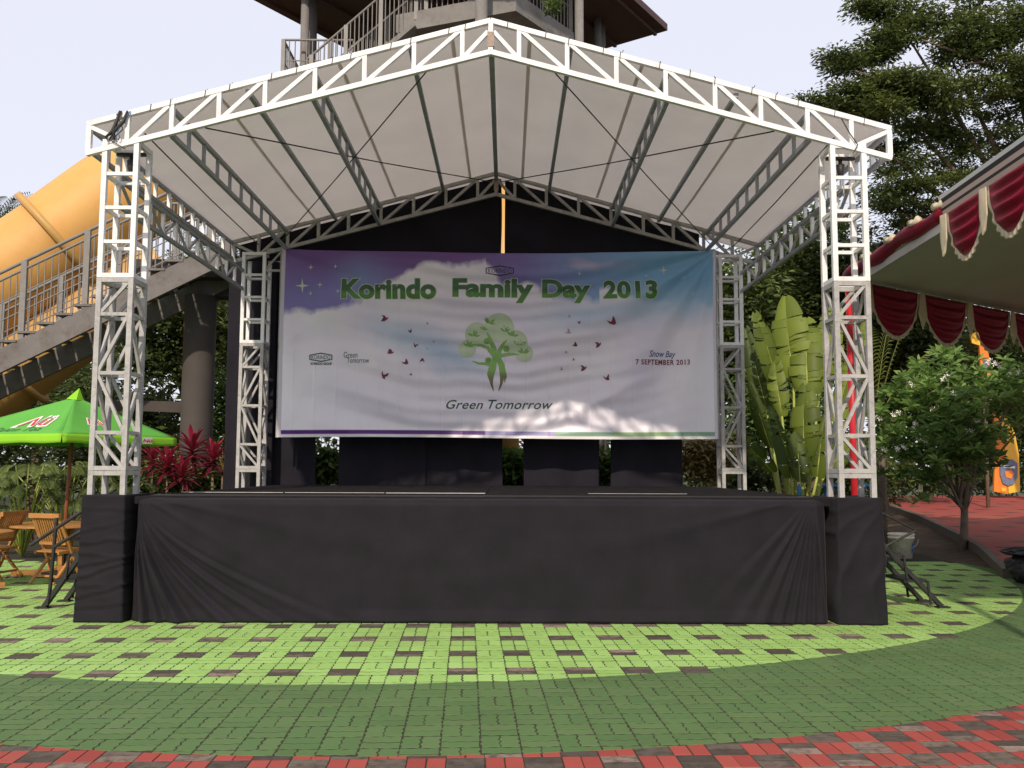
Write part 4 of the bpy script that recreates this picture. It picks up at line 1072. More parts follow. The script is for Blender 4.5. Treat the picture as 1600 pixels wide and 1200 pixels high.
# left edge: rolled maroon tube with cream bows, then striped band with swags
pts = [tA + EN * t + Vector((0, 0, .06 + .02 * math.sin(t * 4))) for t in np.linspace(0, 3.2, 16)]
MB().tube(pts, [.075 + .015 * math.sin(i * 1.3) for i in range(16)], 12).build('rolled_valance', maroon, tn, True)
for t in (.9, 1.75, 2.5, 3.15):
    p = tA + EN * t + Vector((-.04, 0, .10)); MB().tube([p + Vector((0, -.09, .03)), p + Vector((-.03, -.02, 0)), p + Vector((-.03, .03, .01)), p + Vector((0, .10, .03))], [.05, .025, .025, .05], 8).build('bow', cream, tn, True)
MB().grid(lambda u, v: tuple(tA + EN * (3.0 * u) + Vector((.02, 0, -.02 - .09 * v))), 8, 1).build('white_hem', tentw, tn)
def stripemat():
    m, n, b = newmat('striped_band'); sx = N(n, 'ShaderNodeSeparateXYZ'); n.links.new(N(n, 'ShaderNodeNewGeometry').outputs['Position'], sx.inputs[0])
    f = math_(n, 'DIVIDE', math_(n, 'SUBTRACT', sx.outputs[2], TZ), .19, True)
    r = N(n, 'ShaderNodeValToRGB'); r.color_ramp.interpolation = 'CONSTANT'; el = r.color_ramp.elements
    st_ = [(0, (.55, .42, .36)), (.22, (.03, .025, .025)), (.36, (.60, .45, .40)), (.58, (.03, .025, .025)), (.80, (.75, .74, .74))]
    while len(el) < 5: el.new(.5)
    for e, (p_, c_) in zip(el, st_): e.position = p_; e.color = (*c_, 1)
    n.links.new(f, r.inputs[0]); n.links.new(r.outputs[0], b.inputs['Base Color']); b.inputs['Roughness'].default_value = .7; return m
c = MB().grid(lambda u, v: tuple(tA + EN * (3.2 + (LN - 3.2) * u) + Vector((-.03 - .05 * v, 0, .19 * v))), 10, 6).build('striped_band', stripemat(), tn); solid(c, .01)
def swag(a, b_, drop, name, out):
    """hanging half-moon of gathered satin with a cream fringe"""
    a, b_ = Vector(a), Vector(b_); out = Vector(out)
    def hem(u): return drop * math.sin(math.pi * min(1, max(0, u))) ** .50
    def fn(u, v):
        p = a.lerp(b_, u); z = -hem(u) * v
        fold = .028 * math.sin(v * 26 * (0.6 + .4 * math.sin(math.pi * u))) * math.sin(math.pi * u) + .05 * math.sin(math.pi * u) * math.sin(math.pi * v)
        return tuple(p + Vector((0, 0, z)) + out * (fold + .03))
    c = MB().grid(fn, 30, 44).build(name, maroon, tn, True); solid(c, .003)
    def fr(u, v):
        p = a.lerp(b_, u); w_ = .062; k = math.pi * u
        return tuple(p + Vector((0, 0, -hem(u) - w_ * v * (math.sin(k) ** .3))) + (b_ - a).normalized() * (w_ * v * (u - .5) * 1.1) + out * (.03 + .012 * math.sin(u * 70) * v))
    f = MB().grid(fr, 90, 3).build('fringe', cream, c, True); solid(f, .003)
def tail(p, L, out, wd=.16):
    p, out = Vector(p), Vector(out); side = out.cross(Vector((0, 0, 1)))
    prof = [(-.3, 0), (.3, 0), (.5, -.55), (.12, -1), (-.05, -.92), (-.42, -.62)]
    c = MB().add([p + side * (x * wd) + Vector((0, 0, z * L)) + out * (.05 + .01 * (i % 2)) for i, (x, z) in enumerate(prof)], [tuple(range(6))]).build('cream_tail', cream, tn); solid(c, .012)
outL = (-1, 0, 0)
ts = 3.25
for k in range(4):
    a = tA + EN * (ts + k * .86 + .06); b_ = tA + EN * (ts + k * .86 + .80); swag(a, b_, .50, 'swag', outL); tail(tA + EN * (ts + k * .86 - .01), .42, outL)
EF = (tC - tA).normalized(); outF = EF.cross(Vector((0, 0, 1))); outF = outF if outF.y < 0 else -outF
for k in range(5):
    a = tA + EF * (.46 + k * 1.30); b_ = a + EF * 1.16; swag(a, b_, .66, 'swag', outF); tail(tA + EF * (.40 + k * 1.30), .52, outF, .22)
for p in (tA + Vector((.02, -.0, 0)), tC, tB, tD):
    MB().tube([(p.x, p.y, 0), (p.x, p.y, p.z)], .055, 14).build('pole', redpole, tn, True)

# ------------------------------------------------------------------ vegetation helpers
def leaf_mesh(name, cen, dirs, L, Wd, rnd, m, parent, fold=.18):
    """every leaf a small folded diamond of its own"""
    n = len(cen); cen = np.asarray(cen, float); d = np.asarray(dirs, float); d /= np.linalg.norm(d, axis=1)[:, None] + 1e-9
    up = nr.normal(size=(n, 3)) * .55 + np.array([0, 0, 1.0]); s = np.cross(d, up); s /= np.linalg.norm(s, axis=1)[:, None] + 1e-9
    nn = np.cross(s, d); L = np.asarray(L).reshape(-1, 1) * np.ones((n, 1)); Wd = np.asarray(Wd).reshape(-1, 1) * np.ones((n, 1))
    v = np.empty((n, 4, 3)); v[:, 0] = cen - d * L * .5; v[:, 1] = cen + s * Wd * .5 + nn * fold * Wd + d * L * .05
    v[:, 2] = cen + d * L * .5 - nn * L * .08; v[:, 3] = cen - s * Wd * .5 + nn * fold * Wd + d * L * .05
    og = origin(parent); v = v.reshape(-1, 3) - np.array(og)
    me = bpy.data.meshes.new(name); me.vertices.add(4 * n); me.vertices.foreach_set('co', v.ravel())
    me.loops.add(4 * n); me.loops.foreach_set('vertex_index', np.arange(4 * n, dtype=np.int32))
    me.polygons.add(n); me.polygons.foreach_set('loop_start', np.arange(0, 4 * n, 4, dtype=np.int32)); me.polygons.foreach_set('loop_total', np.full(n, 4, np.int32))
    me.update(calc_edges=True); me.materials.append(m)
    a = me.attributes.new('rnd', 'FLOAT', 'POINT'); a.data.foreach_set('value', np.repeat(np.clip(rnd, 0, 1), 4))
    o = bpy.data.objects.new(name, me); COL.objects.link(o); o.parent = parent; return o
def crown_pts(blobs, per, csize, flat=.5, shell=.5):
    """clumps spread through ellipsoids; returns leaf centres, directions, tint"""
    P, D_, T = [], [], []
    for (c, r, nclump) in blobs:
        c = np.array(c, float); r = np.array(r if hasattr(r, '__len__') else (r, r, r), float)
        for _ in range(nclump):
            u = nr.normal(size=3); u /= np.linalg.norm(u); q = c + u * r * (shell + (1 - shell) * nr.random() ** .6)
            k = int(per * nr.uniform(.6, 1.4)); off = np.clip(nr.normal(size=(k, 3)), -1.7, 1.7) * csize * nr.uniform(.7, 1.3); off[:, 2] *= flat
            P.append(q + off); D_.append(off * np.array([1, 1, .4]) + nr.normal(size=(k, 3)) * csize * .5 + np.array([0, 0, -.15 * csize]))
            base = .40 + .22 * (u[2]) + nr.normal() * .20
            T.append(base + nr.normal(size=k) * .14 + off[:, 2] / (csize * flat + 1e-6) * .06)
    return np.concatenate(P), np.concatenate(D_), np.concatenate(T)
def tree(name, base, trunk, limbs, blobs, per, csize, L, Wd, m, label, cat='tree', bk=None, group=None, flat=.5, shell=.5):
    o = empty(name, base, label, cat, group)
    mb = MB(); mb.tube(trunk[0], trunk[1], 10); mb.build('trunk', bk or bark, o, True)
    for pts, rad in limbs: MB().tube(pts, rad, 7).build('limb', bk or bark, o, True)
    P, D_, T = crown_pts(blobs, per, csize, flat, shell)
    n = len(P); leaf_mesh('crown', P, D_, L * nr.uniform(.7, 1.3, n), Wd * nr.uniform(.7, 1.3, n), T, m, o)
    return o
def V3(p): return (p.x, p.y, p.z)

# ------------------------------------------------------------------ the large tree on the right
Y = 21.0
tb = (15.6, 23.6, 0)
def pb(px, py, rx, rz, n, Y=Y, ry=None):
    p = at(px, py, Y); k = Y / F; return ((p.x, p.y, p.z), (rx * k, (ry if ry else rx * k * .9), rz * k), n)
blobs = [pb(1352, 8, 26, 9, 6), pb(1390, 12, 34, 20, 10), pb(1385, 62, 36, 22, 12), pb(1440, 40, 48, 34, 18), pb(1310, 88, 17, 8, 4), pb(1337, 96, 22, 9, 6), pb(1308, 112, 15, 7, 3),
         pb(1372, 84, 22, 10, 6), pb(1420, 135, 60, 20, 22), pb(1365, 133, 30, 14, 10), pb(1275, 158, 20, 8, 5), pb(1330, 150, 40, 12, 12), pb(1370, 175, 60, 22, 26), pb(1310, 168, 30, 10, 7),
         pb(1500, 60, 70, 50, 29), pb(1560, 20, 80, 60, 33), pb(1480, 150, 80, 36, 32), pb(1570, 130, 80, 50, 36), pb(1440, 220, 80, 40, 33, 22), pb(1550, 230, 90, 50, 37, 22),
         pb(1400, 290, 60, 50, 24, 22), pb(1480, 320, 90, 60, 36, 22), pb(1600, 320, 80, 60, 29, 23), pb(1400, 370, 60, 50, 22, 23), pb(1480, 410, 80, 50, 26, 23), pb(1640, 100, 70, 90, 29), pb(1680, 260, 80, 90, 29, 23)]
fork = Vector((14.6, 23.2, 4.4))
limbs = []
for px, py, y2 in ((1345, 108, 21), (1290, 165, 21), (1395, 20, 21), (1470, 60, 21), (1560, 10, 21), (1420, 230, 22), (1540, 240, 22), (1400, 330, 22), (1620, 150, 21.5)):
    e = at(px, py, y2); mid = fork.lerp(e, .45) + Vector((0, 0, .9)); limbs.append(([V3(fork), V3(mid), V3(fork.lerp(e, .8) + Vector((0, 0, .35))), V3(e)], [.13, .075, .035, .012]))
for (x0, y0), (x1, y1) in (((1500, 100), (1640, 95)), ((1440, 62), (1560, 110)), ((1560, 155), (1660, 135)), ((1335, 110), (1400, 140))):
    a = at(x0, y0, 20.6); b_ = at(x1, y1, 20.9); limbs.append(([V3(a), V3(a.lerp(b_, .5) + Vector((0, 0, .05))), V3(b_)], [.018, .028, .04]))
tree('broad_tree', tb, ([(15.6, 23.6, -.05), (15.4, 23.5, 1.6), (14.9, 23.3, 3.2), V3(fork)], [.34, .26, .22, .19]), limbs, blobs, 150, .22, .125, .05, L_tree,
     'large spreading tree with fine leaves filling the upper right corner', bk=limb_l, flat=.38, shell=.25)

# ------------------------------------------------------------------ trees behind
def back_tree(px, py, Y, rx, rz, n, label, m=L_back, per=130, cs=.45, L=.21):
    c = at(px, py, Y); k = Y / F; r = (rx * k, rx * k * .8, rz * k)
    base = (c.x, c.y, 0); bl = [((c.x, c.y, c.z), r, n), ((c.x + r[0] * .5, c.y - .5, c.z - r[2] * .4), (r[0] * .6, r[1] * .6, r[2] * .6), n // 3), ((c.x - r[0] * .5, c.y - .5, c.z - r[2] * .3), (r[0] * .6, r[1] * .6, r[2] * .6), n // 3)]
    limbs = []
    for q in range(5):
        a = q * 1.26 + px; e = Vector((c.x + r[0] * .6 * math.cos(a), c.y + r[1] * .6 * math.sin(a), c.z + r[2] * .3)); s_ = Vector((c.x, c.y, c.z * .55)); limbs.append(([V3(s_), V3(s_.lerp(e, .5) + Vector((0, 0, .2))), V3(e)], [.10, .06, .02]))
    tree('background_tree', base, ([(c.x, c.y, -.06), (c.x + .1, c.y, c.z * .3), (c.x, c.y, c.z * .6), (c.x, c.y, c.z)], [.22, .17, .13, .05]), limbs, bl, per, cs, L, L * .42, m, label, group='trees behind the stage', flat=.6, shell=.3)
back_tree(300, 500, 26, 120, 110, 70, 'mid green tree seen between the thick column and the left front tower', L_tree)
back_tree(60, 600, 30, 140, 110, 60, 'shaded tree behind the slide at the left edge')
back_tree(430, 470, 31, 100, 130, 60, 'tree rising behind the back left tower and the black drop')
back_tree(190, 640, 24, 90, 80, 40, 'low dark tree behind the green umbrella', L_back, 110, .4, .2)
back_tree(1150, 520, 25, 80, 130, 80, 'dark tree behind the back right tower')
back_tree(1260, 440, 27, 100, 110, 80, 'dark tree rising behind the banana-like plant')
back_tree(1370, 500, 28, 110, 110, 80, 'dark tree behind the right front tower and its red pole')
back_tree(1480, 560, 30, 120, 110, 80, 'dark tree behind the flowering shrub tree', L_back)
back_tree(1610, 590, 31, 110, 120, 70, 'dark tree behind the yellow boards at the right edge')
back_tree(1210, 640, 21.5, 70, 80, 36, 'small loose tree directly behind the banana-like plant', L_shrub, 90, .3, .16)
def shrub(px, py, Y, rx, rz, n, label, m=L_shrub, name='shrub', per=45, cs=.16, L=.16, Wd=.07, group='shrubs round the stage'):
    c = at(px, py, Y); k = Y / F; o = empty(name, (c.x, c.y, 0), label, 'shrub', group)
    for q in range(4):
        a = q * 1.6; MB().tube([(c.x + .08 * math.cos(a), c.y + .08 * math.sin(a), -.03), (c.x + rx * k * .5 * math.cos(a), c.y + rx * k * .4 * math.sin(a), c.z)], [.02, .008], 6).build('stem', bark, o, True)
    P, D_, T = crown_pts([((c.x, c.y, max(c.z, .1)), (rx * k, rx * k * .7, rz * k), n)], per, cs, .7, .3)
    P[:, 2] = np.maximum(P[:, 2], .02); leaf_mesh('foliage', P, D_, L * nr.uniform(.7, 1.3, len(P)), Wd * nr.uniform(.7, 1.3, len(P)), T, m, o)
shrub(60, 720, 19.5, 120, 60, 40, 'dark hedge behind the lobed-leaf plant at the left edge', L_back, cs=.3, L=.2)
shrub(260, 745, 17.0, 70, 26, 34, 'low green shrub at the foot of the red-leaved plants')
shrub(330, 760, 16.6, 40, 16, 20, 'small bright shrub next to the back left tower')
shrub(200, 720, 19, 80, 50, 34, 'dark shrub under the green umbrella behind the tower legs', L_back, cs=.25, L=.2)
shrub(352, 640, 22, 26, 70, 40, 'tall shrub between the thick column and the black drop', L_shrub, cs=.22)
shrub(510, 735, 16.6, 24, 36, 22, 'narrow fern showing in the first gap under the banner', L_shrub)
shrub(800, 740, 16.8, 30, 34, 24, 'broad-leaved plant showing in the middle gap under the banner', L_shrub, L=.34, Wd=.18)
shrub(945, 735, 16.8, 22, 36, 22, 'leafy plant showing in the narrow gap right of the middle', L_shrub)
shrub(1095, 720, 16.8, 36, 44, 34, 'straggly plant in the gap beside the back right tower', L_dry)
shrub(1180, 740, 18.6, 50, 40, 30, 'dark shrub at the left foot of the banana-like plant', L_back)
shrub(1420, 740, 26, 90, 26, 34, 'dark hedge along the far edge of the red plaza, behind the bucket', L_back, cs=.3, L=.2)
shrub(1545, 725, 31, 130, 60, 50, 'tall dark hedge behind the yellow boards', L_back, cs=.35, L=.26)
shrub(1330, 745, 23, 70, 40, 34, 'dark shrub behind the base of the right front tower', L_back, cs=.25, L=.2)

# ------------------------------------------------------------------ banana-like fan plant
def blade(base, tip, wd, droop, m, parent, face, tears=5, tint=.6):
    """paddle leaf: folded blade along a drooping midrib, edges torn"""
    base, tip = Vector(base), Vector(tip); d = tip - base; Ln = d.length; d.normalize(); side = d.cross(Vector(face)).normalized(); nn = side.cross(d)
    n = 22; mb = MB(); rnd = []
    for sgn in (-1, 1):
        tr = sorted(rng.uniform(.12, .94) for _ in range(tears))
        segs = [0] + tr + [1]
        for a, b_ in zip(segs, segs[1:]):
            k = max(2, int((b_ - a) * n)); vs = []; wj = rng.uniform(.78, 1.05)
            skew = rng.uniform(-.07, .05); dr = rng.uniform(-.6, 2.2)
            for i in range(k + 1):
                t = a + (b_ - a) * i / k - (.0 if i < k else .006)
                c = base + d * (Ln * t) + nn * (-droop * t * t)
                w_ = wd * .5 * (math.sin(math.pi * min(1, t * .93 + .07)) ** .45) * (1 - .18 * t) * wj
                vs += [c, c + side * (sgn * w_ * .55) + nn * (.22 * w_) + d * skew * .5, c + side * (sgn * w_) + nn * (-.12 * w_ * (1 + dr)) + d * (skew + .04)]
            mb.add(vs, [(3 * i + q, 3 * i + q + 1, 3 * i + q + 4, 3 * i + q + 3) for i in range(k) for q in (0, 1)])
            tt = tint + rng.uniform(-.16, .16); rnd += [tt, tt - .06, tt - .12] * (len(vs) // 3)
    o = mb.build('leaf', m, parent, True, rnd)
    pts = [base + d * (Ln * t) + nn * (-droop * t * t - .008) for t in (0, .25, .5, .75, .97)]
    MB().tube(pts, [.02, .017, .012, .008, .003], 6).build('midrib', petiole, o, True)
    return o
fp = empty('fan_plant', (5.55, 17.0, 0), 'tall banana-like fan plant with bright paddle leaves beside the right towers', 'plant')
Y = 17.0
leaves = [((1240, 590), (1218, 458), 100, 17.0, .62), ((1262, 615), (1256, 490), 96, 16.7, .5), ((1214, 600), (1190, 488), 66, 17.3, .42), ((1282, 600), (1302, 472), 84, 17.3, .85),
          ((1222, 650), (1206, 560), 56, 16.8, .5), ((1257, 715), (1250, 600), 80, 16.4, .42), ((1236, 745), (1220, 632), 84, 16.2, .12), ((1296, 690), (1350, 490), 66, 17.6, .7), ((1204, 700), (1170, 600), 46, 17.5, .25),
          ((1277, 745), (1284, 650), 60, 16.3, .25), ((1208, 738), (1164, 690), 48, 16.6, .3), ((1288, 742), (1335, 680), 48, 16.8, .45), ((1198, 640), (1164, 510), 50, 17.9, .12), ((1250, 752), (1246, 672), 54, 16.0, .06)]
for (bx, by), (tx, ty), wpx, yy, ti in leaves:
    a = at(bx, by, yy); b_ = at(tx, ty, yy + rng.uniform(-.3, .3)); k = yy / F
    root = Vector((5.55 + (a.x - 5.55) * .22, 17.0 + (yy - 17) * .3, 0))
    MB().tube([V3(root), V3(root.lerp(a, .55) + Vector((0, 0, .05))), V3(a)], [.045, .030, .02], 8).build('petiole', petiole, fp, True)
    blade(a, b_, wpx * k * rng.uniform(.62, .80), .22, L_banana, fp, (rng.uniform(-1.1, 1.1), -1, .15), rng.randint(6, 12), ti - .05)
for q in range(6):
    a = R(200 + q * 28); MB().tube([(5.55, 16.95, .02), (5.55 + .35 * math.cos(a), 16.9, .55), (5.55 + .62 * math.cos(a), 16.85, .9 + .1 * (q % 3))], [.05, .035, .01], 7).build('dry_stalk', surf('dry_stalk%d' % q, (.40, .24, .06), .7, .3, 8), fp, True)

# ------------------------------------------------------------------ palm fronds, lobed plants, cordylines
def frond(base, tip, arch, nl, ll, m, parent, name='frond', wd=.035, tint=.5, droop=.5):
    base, tip = Vector(base), Vector(tip); pts = []
    for i in range(15):
        t = i / 14; p = base.lerp(tip, t) + Vector((0, 0, arch * math.sin(math.pi * t))); pts.append(p)
    mb = MB(); mb.tube(pts, [.014 * (1 - .8 * i / 14) for i in range(15)], 5); rnd = [tint + .2] * len(mb.v)
    for k in range(nl):
        t = .12 + .86 * k / nl; f = t * 14; i = int(f); p = pts[i].lerp(pts[min(14, i + 1)], f - i); d = (pts[min(14, i + 1)] - pts[i]).normalized()
        sd = d.cross(Vector((0, 0, 1))).normalized(); L = ll * (math.sin(math.pi * (t * .85 + .12)) ** .6)
        for s in (-1, 1):
            e = p + (sd * s * .8 + d * .6).normalized() * L + Vector((0, 0, -droop * L * .6)); mid = p.lerp(e, .5) + Vector((0, 0, .12 * L)); wv = d * wd * .5
            mb.add([p, mid + wv, e, mid - wv], [(0, 1, 2, 3)]); rnd += [tint + rng.uniform(-.2, .2)] * 4
    return mb.build(name, m, parent, False, rnd)
pl = empty('feather_palm', (8.4, 19.0, 0), 'feathery palm with arching yellow-green fronds right of the red pole', 'palm')
for (bx, by), (tx, ty) in (((1372, 640), (1430, 480)), ((1375, 650), (1470, 540)), ((1380, 660), (1445, 590)), ((1370, 620), (1400, 470)), ((1365, 640), (1340, 500)), ((1372, 660), (1480, 600)), ((1368, 640), (1310, 560))):
    frond(at(bx, by, 19.0), at(tx, ty, 18.7), .25, 24, .55, L_palm, pl, tint=rng.uniform(.35, .7))
c0 = at(1374, 650, 19.0); MB().tube([(c0.x, 19.0, -.03), (c0.x + .03, 19.0, c0.z * .5), (c0.x, 19.0, c0.z + .05)], [.09, .07, .05], 10).build('trunk', greybark, pl, True)
p0 = at(-8, 352, 24)
pt = empty('tall_palm', (p0.x, 24, 0), 'spiky palm crown just showing above the slide at the left edge', 'palm')
MB().tube([(p0.x, 24, 0), (p0.x + .1, 24, p0.z * .5), V3(p0)], [.18, .14, .10], 10).build('trunk', greybark, pt, True)
for q in range(14):
    a = q * 2 * math.pi / 14; L = 1.1 + .2 * (q % 3); t = p0 + Vector((L * math.cos(a), .7 * L * math.sin(a), .55 + .25 * math.sin(q * 2.1)))
    frond(p0, t, .12, 16, .42, L_back, pt, wd=.035, tint=.3, droop=.05)

def lobed(px, py, Y, n, size, label, name='lobed_plant', m=L_phil, group='lobed-leaf plants in the left bed'):
    c = at(px, py, Y); o = empty(name, (c.x, c.y, 0), label, 'plant', group)
    for k in range(n):
        a = rng.uniform(0, 6.28); r = rng.uniform(.15, .9) * size; e = Vector((c.x + r * 1.3 * math.cos(a), c.y - abs(r * .8 * math.sin(a)), max(.25, c.z + rng.uniform(-.6, .5) * size)))
        MB().tube([(c.x, c.y, .02), V3(Vector((c.x, c.y, 0)).lerp(e, .6) + Vector((0, 0, .2))), V3(e)], [.018, .012, .009], 6).build('stalk', petiole, o, True)
        tip = e + Vector((.42 * size * math.cos(a), -.28 * size * abs(math.sin(a)) - .05, -.10 - .1 * rng.random()))
        frond(e, tip, .05, 11, .24 * size + .05, m, o, 'leaf', .044, rng.uniform(.1, .85), .12)
lobed(40, 765, 15.6, 26, .85, 'pale lobed-leaf plant behind the chairs at the left edge')
lobed(100, 755, 16.0, 20, .75, 'pale lobed-leaf plant behind the umbrella pole')
lobed(170, 765, 16.2, 14, .6, 'lobed-leaf plant behind the legs of the left front tower')
def strap_plant(px, py, Y, n, L, label, m=L_red, name='red_cordyline', group='red-leaved plants left of the stage'):
    c = at(px, py, Y); o = empty(name, (c.x, c.y, 0), label, 'plant', group)
    MB().tube([(c.x, c.y, -.02), (c.x, c.y, c.z)], [.03, .02], 7).build('stem', bark, o, True)
    for k in range(n):
        a = k * 2.4; el = R(75 - 95 * (k / n)); h = c.z + .18 * (1 - k / n); d = Vector((math.cos(a) * math.cos(el), math.sin(a) * math.cos(el), math.sin(el))); sd = d.cross(Vector((0, 0, 1))).normalized()
        LL = L * rng.uniform(.75, 1.1); vs = []; nn = 6
        for i in range(nn + 1):
            t = i / nn; p = Vector((c.x, c.y, h)) + d * (LL * t) + Vector((0, 0, -.35 * LL * t * t)); wv = sd * (.5 * .068 * math.sin(math.pi * (.12 + .86 * t)) ** .8); vs += [p - wv, p + Vector((0, 0, -.012)), p + wv]
        MB().add(vs, [(3 * i + q, 3 * i + q + 1, 3 * i + q + 4, 3 * i + q + 3) for i in range(nn) for q in (0, 1)]).build('leaf', m, o, True, [min(1, max(0, .75 - .6 * k / n + rng.uniform(-.15, .15)))] * len(vs))
strap_plant(300, 715, 15.9, 44, .62, 'tallest red-leaved plant, in front of the thick column')
strap_plant(333, 728, 15.7, 40, .52, 'red-leaved plant next to the back left tower')
strap_plant(262, 738, 15.6, 40, .55, 'dark red-leaved plant beside the umbrella rim')
strap_plant(285, 752, 15.4, 34, .48, 'low red-leaved plant at the front of the red clump')
strap_plant(238, 728, 16.2, 30, .5, 'red-leaved plant partly behind the left front tower')
strap_plant(348, 745, 15.6, 12, .32, 'small orange-green strap plant at the foot of the back left tower', L_dry, 'strap_plant', None)

# ------------------------------------------------------------------ frangipani
B0 = Vector((8.55, 16.9, 0)); fr = empty('frangipani_tree', B0, 'small round flowering tree with white blossoms in front of the red plaza', 'tree')
fk = at(1507, 795, 16.9)
MB().tube([V3(B0 + Vector((0, 0, -.03))), V3(B0.lerp(fk, .5) + Vector((.02, 0, 0))), V3(fk)], [.085, .07, .062], 10).build('trunk', greybark, fr, True)
tips = []
for px, py, dy in ((1395, 660, 0), (1420, 620, -.5), (1450, 600, .3), (1480, 585, -.3), (1515, 580, .4), (1550, 595, -.4), (1585, 620, .2), (1625, 635, 0), (1400, 700, .3), (1440, 690, -.8), (1480, 660, -1.0), (1520, 650, -1.1),
                   (1530, 680, -.9), (1595, 600, -.4), (1430, 730, -.4), (1470, 730, -.8), (1515, 720, -.7), (1420, 640, -.3), (1500, 610, .9), (1450, 650, .8), (1555, 620, .9), (1450, 620, -.9), (1495, 700, -1.1), (1385, 680, -.4)):
    e = at(px, py, 16.9 + dy); tips.append(e); s_ = fk + Vector((0, 0, .05)); mid = s_.lerp(e, .5) + Vector((0, 0, -.10))
    k_ = len(tips) % 4; s_ = fk + Vector(((-.10, .0, .12, .04)[k_], (0, .08, -.05, -.1)[k_], .08 + .16 * k_)); MB().tube([V3(fk), V3(s_), V3(s_.lerp(e, .5) + Vector((0, 0, .05))), V3(e)], [.045, .034, .020, .010], 6).build('limb', greybark, fr, True)
P, D_, T = [], [], []
for e in tips:
    for rep in range(17):
        c = np.array(e) + nr.normal(size=3) * np.array([.30, .30, .22]); tt = nr.uniform(.15, .75) + .25 * (c[2] - 2.2) * .4
        k = 15; a = nr.random(k) * 6.28; el = nr.uniform(-.5, .9, k); d = np.c_[np.cos(a) * np.cos(el), np.sin(a) * np.cos(el), np.sin(el)]
        P.append(c + d * .11); D_.append(d); T.append(tt + nr.normal(size=k) * .12)
P, D_, T = np.concatenate(P), np.concatenate(D_), np.concatenate(T)
leaf_mesh('crown', P, D_, .21 * nr.uniform(.55, 1.35, len(P)), .066 * nr.uniform(.7, 1.3, len(P)), T, L_frang, fr)
for px, py, n in ((1490, 770, 1), (1520, 775, 1)):
    e = at(px, py, 16.8); MB().tube([V3(fk.lerp(B0, .15)), V3(e)], [.02, .006], 5).build('twig', greybark, fr, True)
fm = MB()
for k in range(5):
    a = k * 2 * math.pi / 5; c, s_ = math.cos(a), math.sin(a); c2, s2_ = math.cos(a + .55), math.sin(a + .55)
    fm.add([(0, 0, 0), (.03 * c, .01, .03 * s_), (.052 * c2 * .95, -.012, .052 * s2_ * .95), (.028 * c2 * 1.2, -.004, .028 * s2_ * 1.2)], [(0, 1, 2, 3)])
fme = bpy.data.meshes.new('flower'); fme.from_pydata(fm.v, [], fm.f); fme.materials.append(flower)
for px, py in ((1548, 563), (1555, 567), (1562, 571), (1592, 583), (1579, 581), (1478, 585), (1470, 592), (1424, 600), (1398, 648), (1407, 645), (1460, 638), (1431, 665), (1428, 660), (1382, 702), (1404, 700), (1413, 698), (1446, 690), (1515, 672), (1520, 676), (1432, 672), (1372, 652), (1530, 655), (1490, 615)):
    e = at(px, py, 15.75 + rng.uniform(-.1, .3))
    for q in range(2):
        o = bpy.data.objects.new('flower', fme); COL.objects.link(o); o.parent = fr; o.location = e - B0 + Vector((rng.uniform(-.04, .04), q * .03, rng.uniform(-.03, .03))); o.rotation_euler = (rng.uniform(-.6, .6), rng.uniform(0, 6), rng.uniform(-.6, .6)); o.scale = (1.15,) * 3

# ------------------------------------------------------------------ small things on the right
bk = empty('plastic_bucket', (7.0, 15.85, 0), 'dirty white plastic bucket with a blue label behind the right steps', 'bucket')
MB().lathe([(.165, .02), (.20, .36), (.215, .36), (.215, .385), (.205, .39), (.205, .41), (.218, .415), (.218, .44), (.20, .445), (.19, .44), (.155, .05)], (7.0, 15.85, 0), 28).build('body', bucketm, bk, True)
MB().grid(lambda u, v: (7.0 + (.178 + .02 * v + .008) * math.cos(-.95 + .5 * u), 15.85 + (.178 + .02 * v + .008) * math.sin(-.95 + .5 * u), .13 + .16 * v), 8, 3).build('blue_label', bluem, bk, True)
MB().tube([(7.0 + .21 * math.cos(a), 15.66 - .02 * math.sin(a * 2), .36 - .16 * math.sin(a)) for a in np.linspace(0, math.pi, 12)], .006, 6).build('handle', steel, bk)
def lump(u, v, c, r, seed):
    th = u * 2 * math.pi; ph = (v - .5) * math.pi; d = Vector((math.cos(th) * math.cos(ph), math.sin(th) * math.cos(ph), math.sin(ph)))
    k = 1 + .22 * mnoise.noise(d * 1.7 + Vector((seed, 0, 0))) + .12 * mnoise.noise(d * 5 + Vector((0, seed, 0))); p = Vector((d.x * r[0], d.y * r[1], d.z * r[2])) * k
    return (c[0] + p.x, c[1] + p.y, max(.003, c[2] + p.z))
bgo = empty('gear_bag', (7.42, 12.6, 0), 'black bag with an open flap lying at the right edge of the paving', 'bag')
MB().grid(lambda u, v: lump(u, v, (7.45, 12.7, .20), (.36, .28, .24), 3), 40, 24).build('body', bagm, bgo, True)
MB().grid(lambda u, v: lump(u, v, (7.42, 12.62, .43), (.40, .26, .07), 8), 40, 16).build('flap', bagm, bgo, True)
MB().tube([(7.2, 12.45, .35), (7.12, 12.38, .25), (7.2, 12.36, .12), (7.35, 12.36, .06)], .015, 6).build('strap', blackmetal, bgo, True)
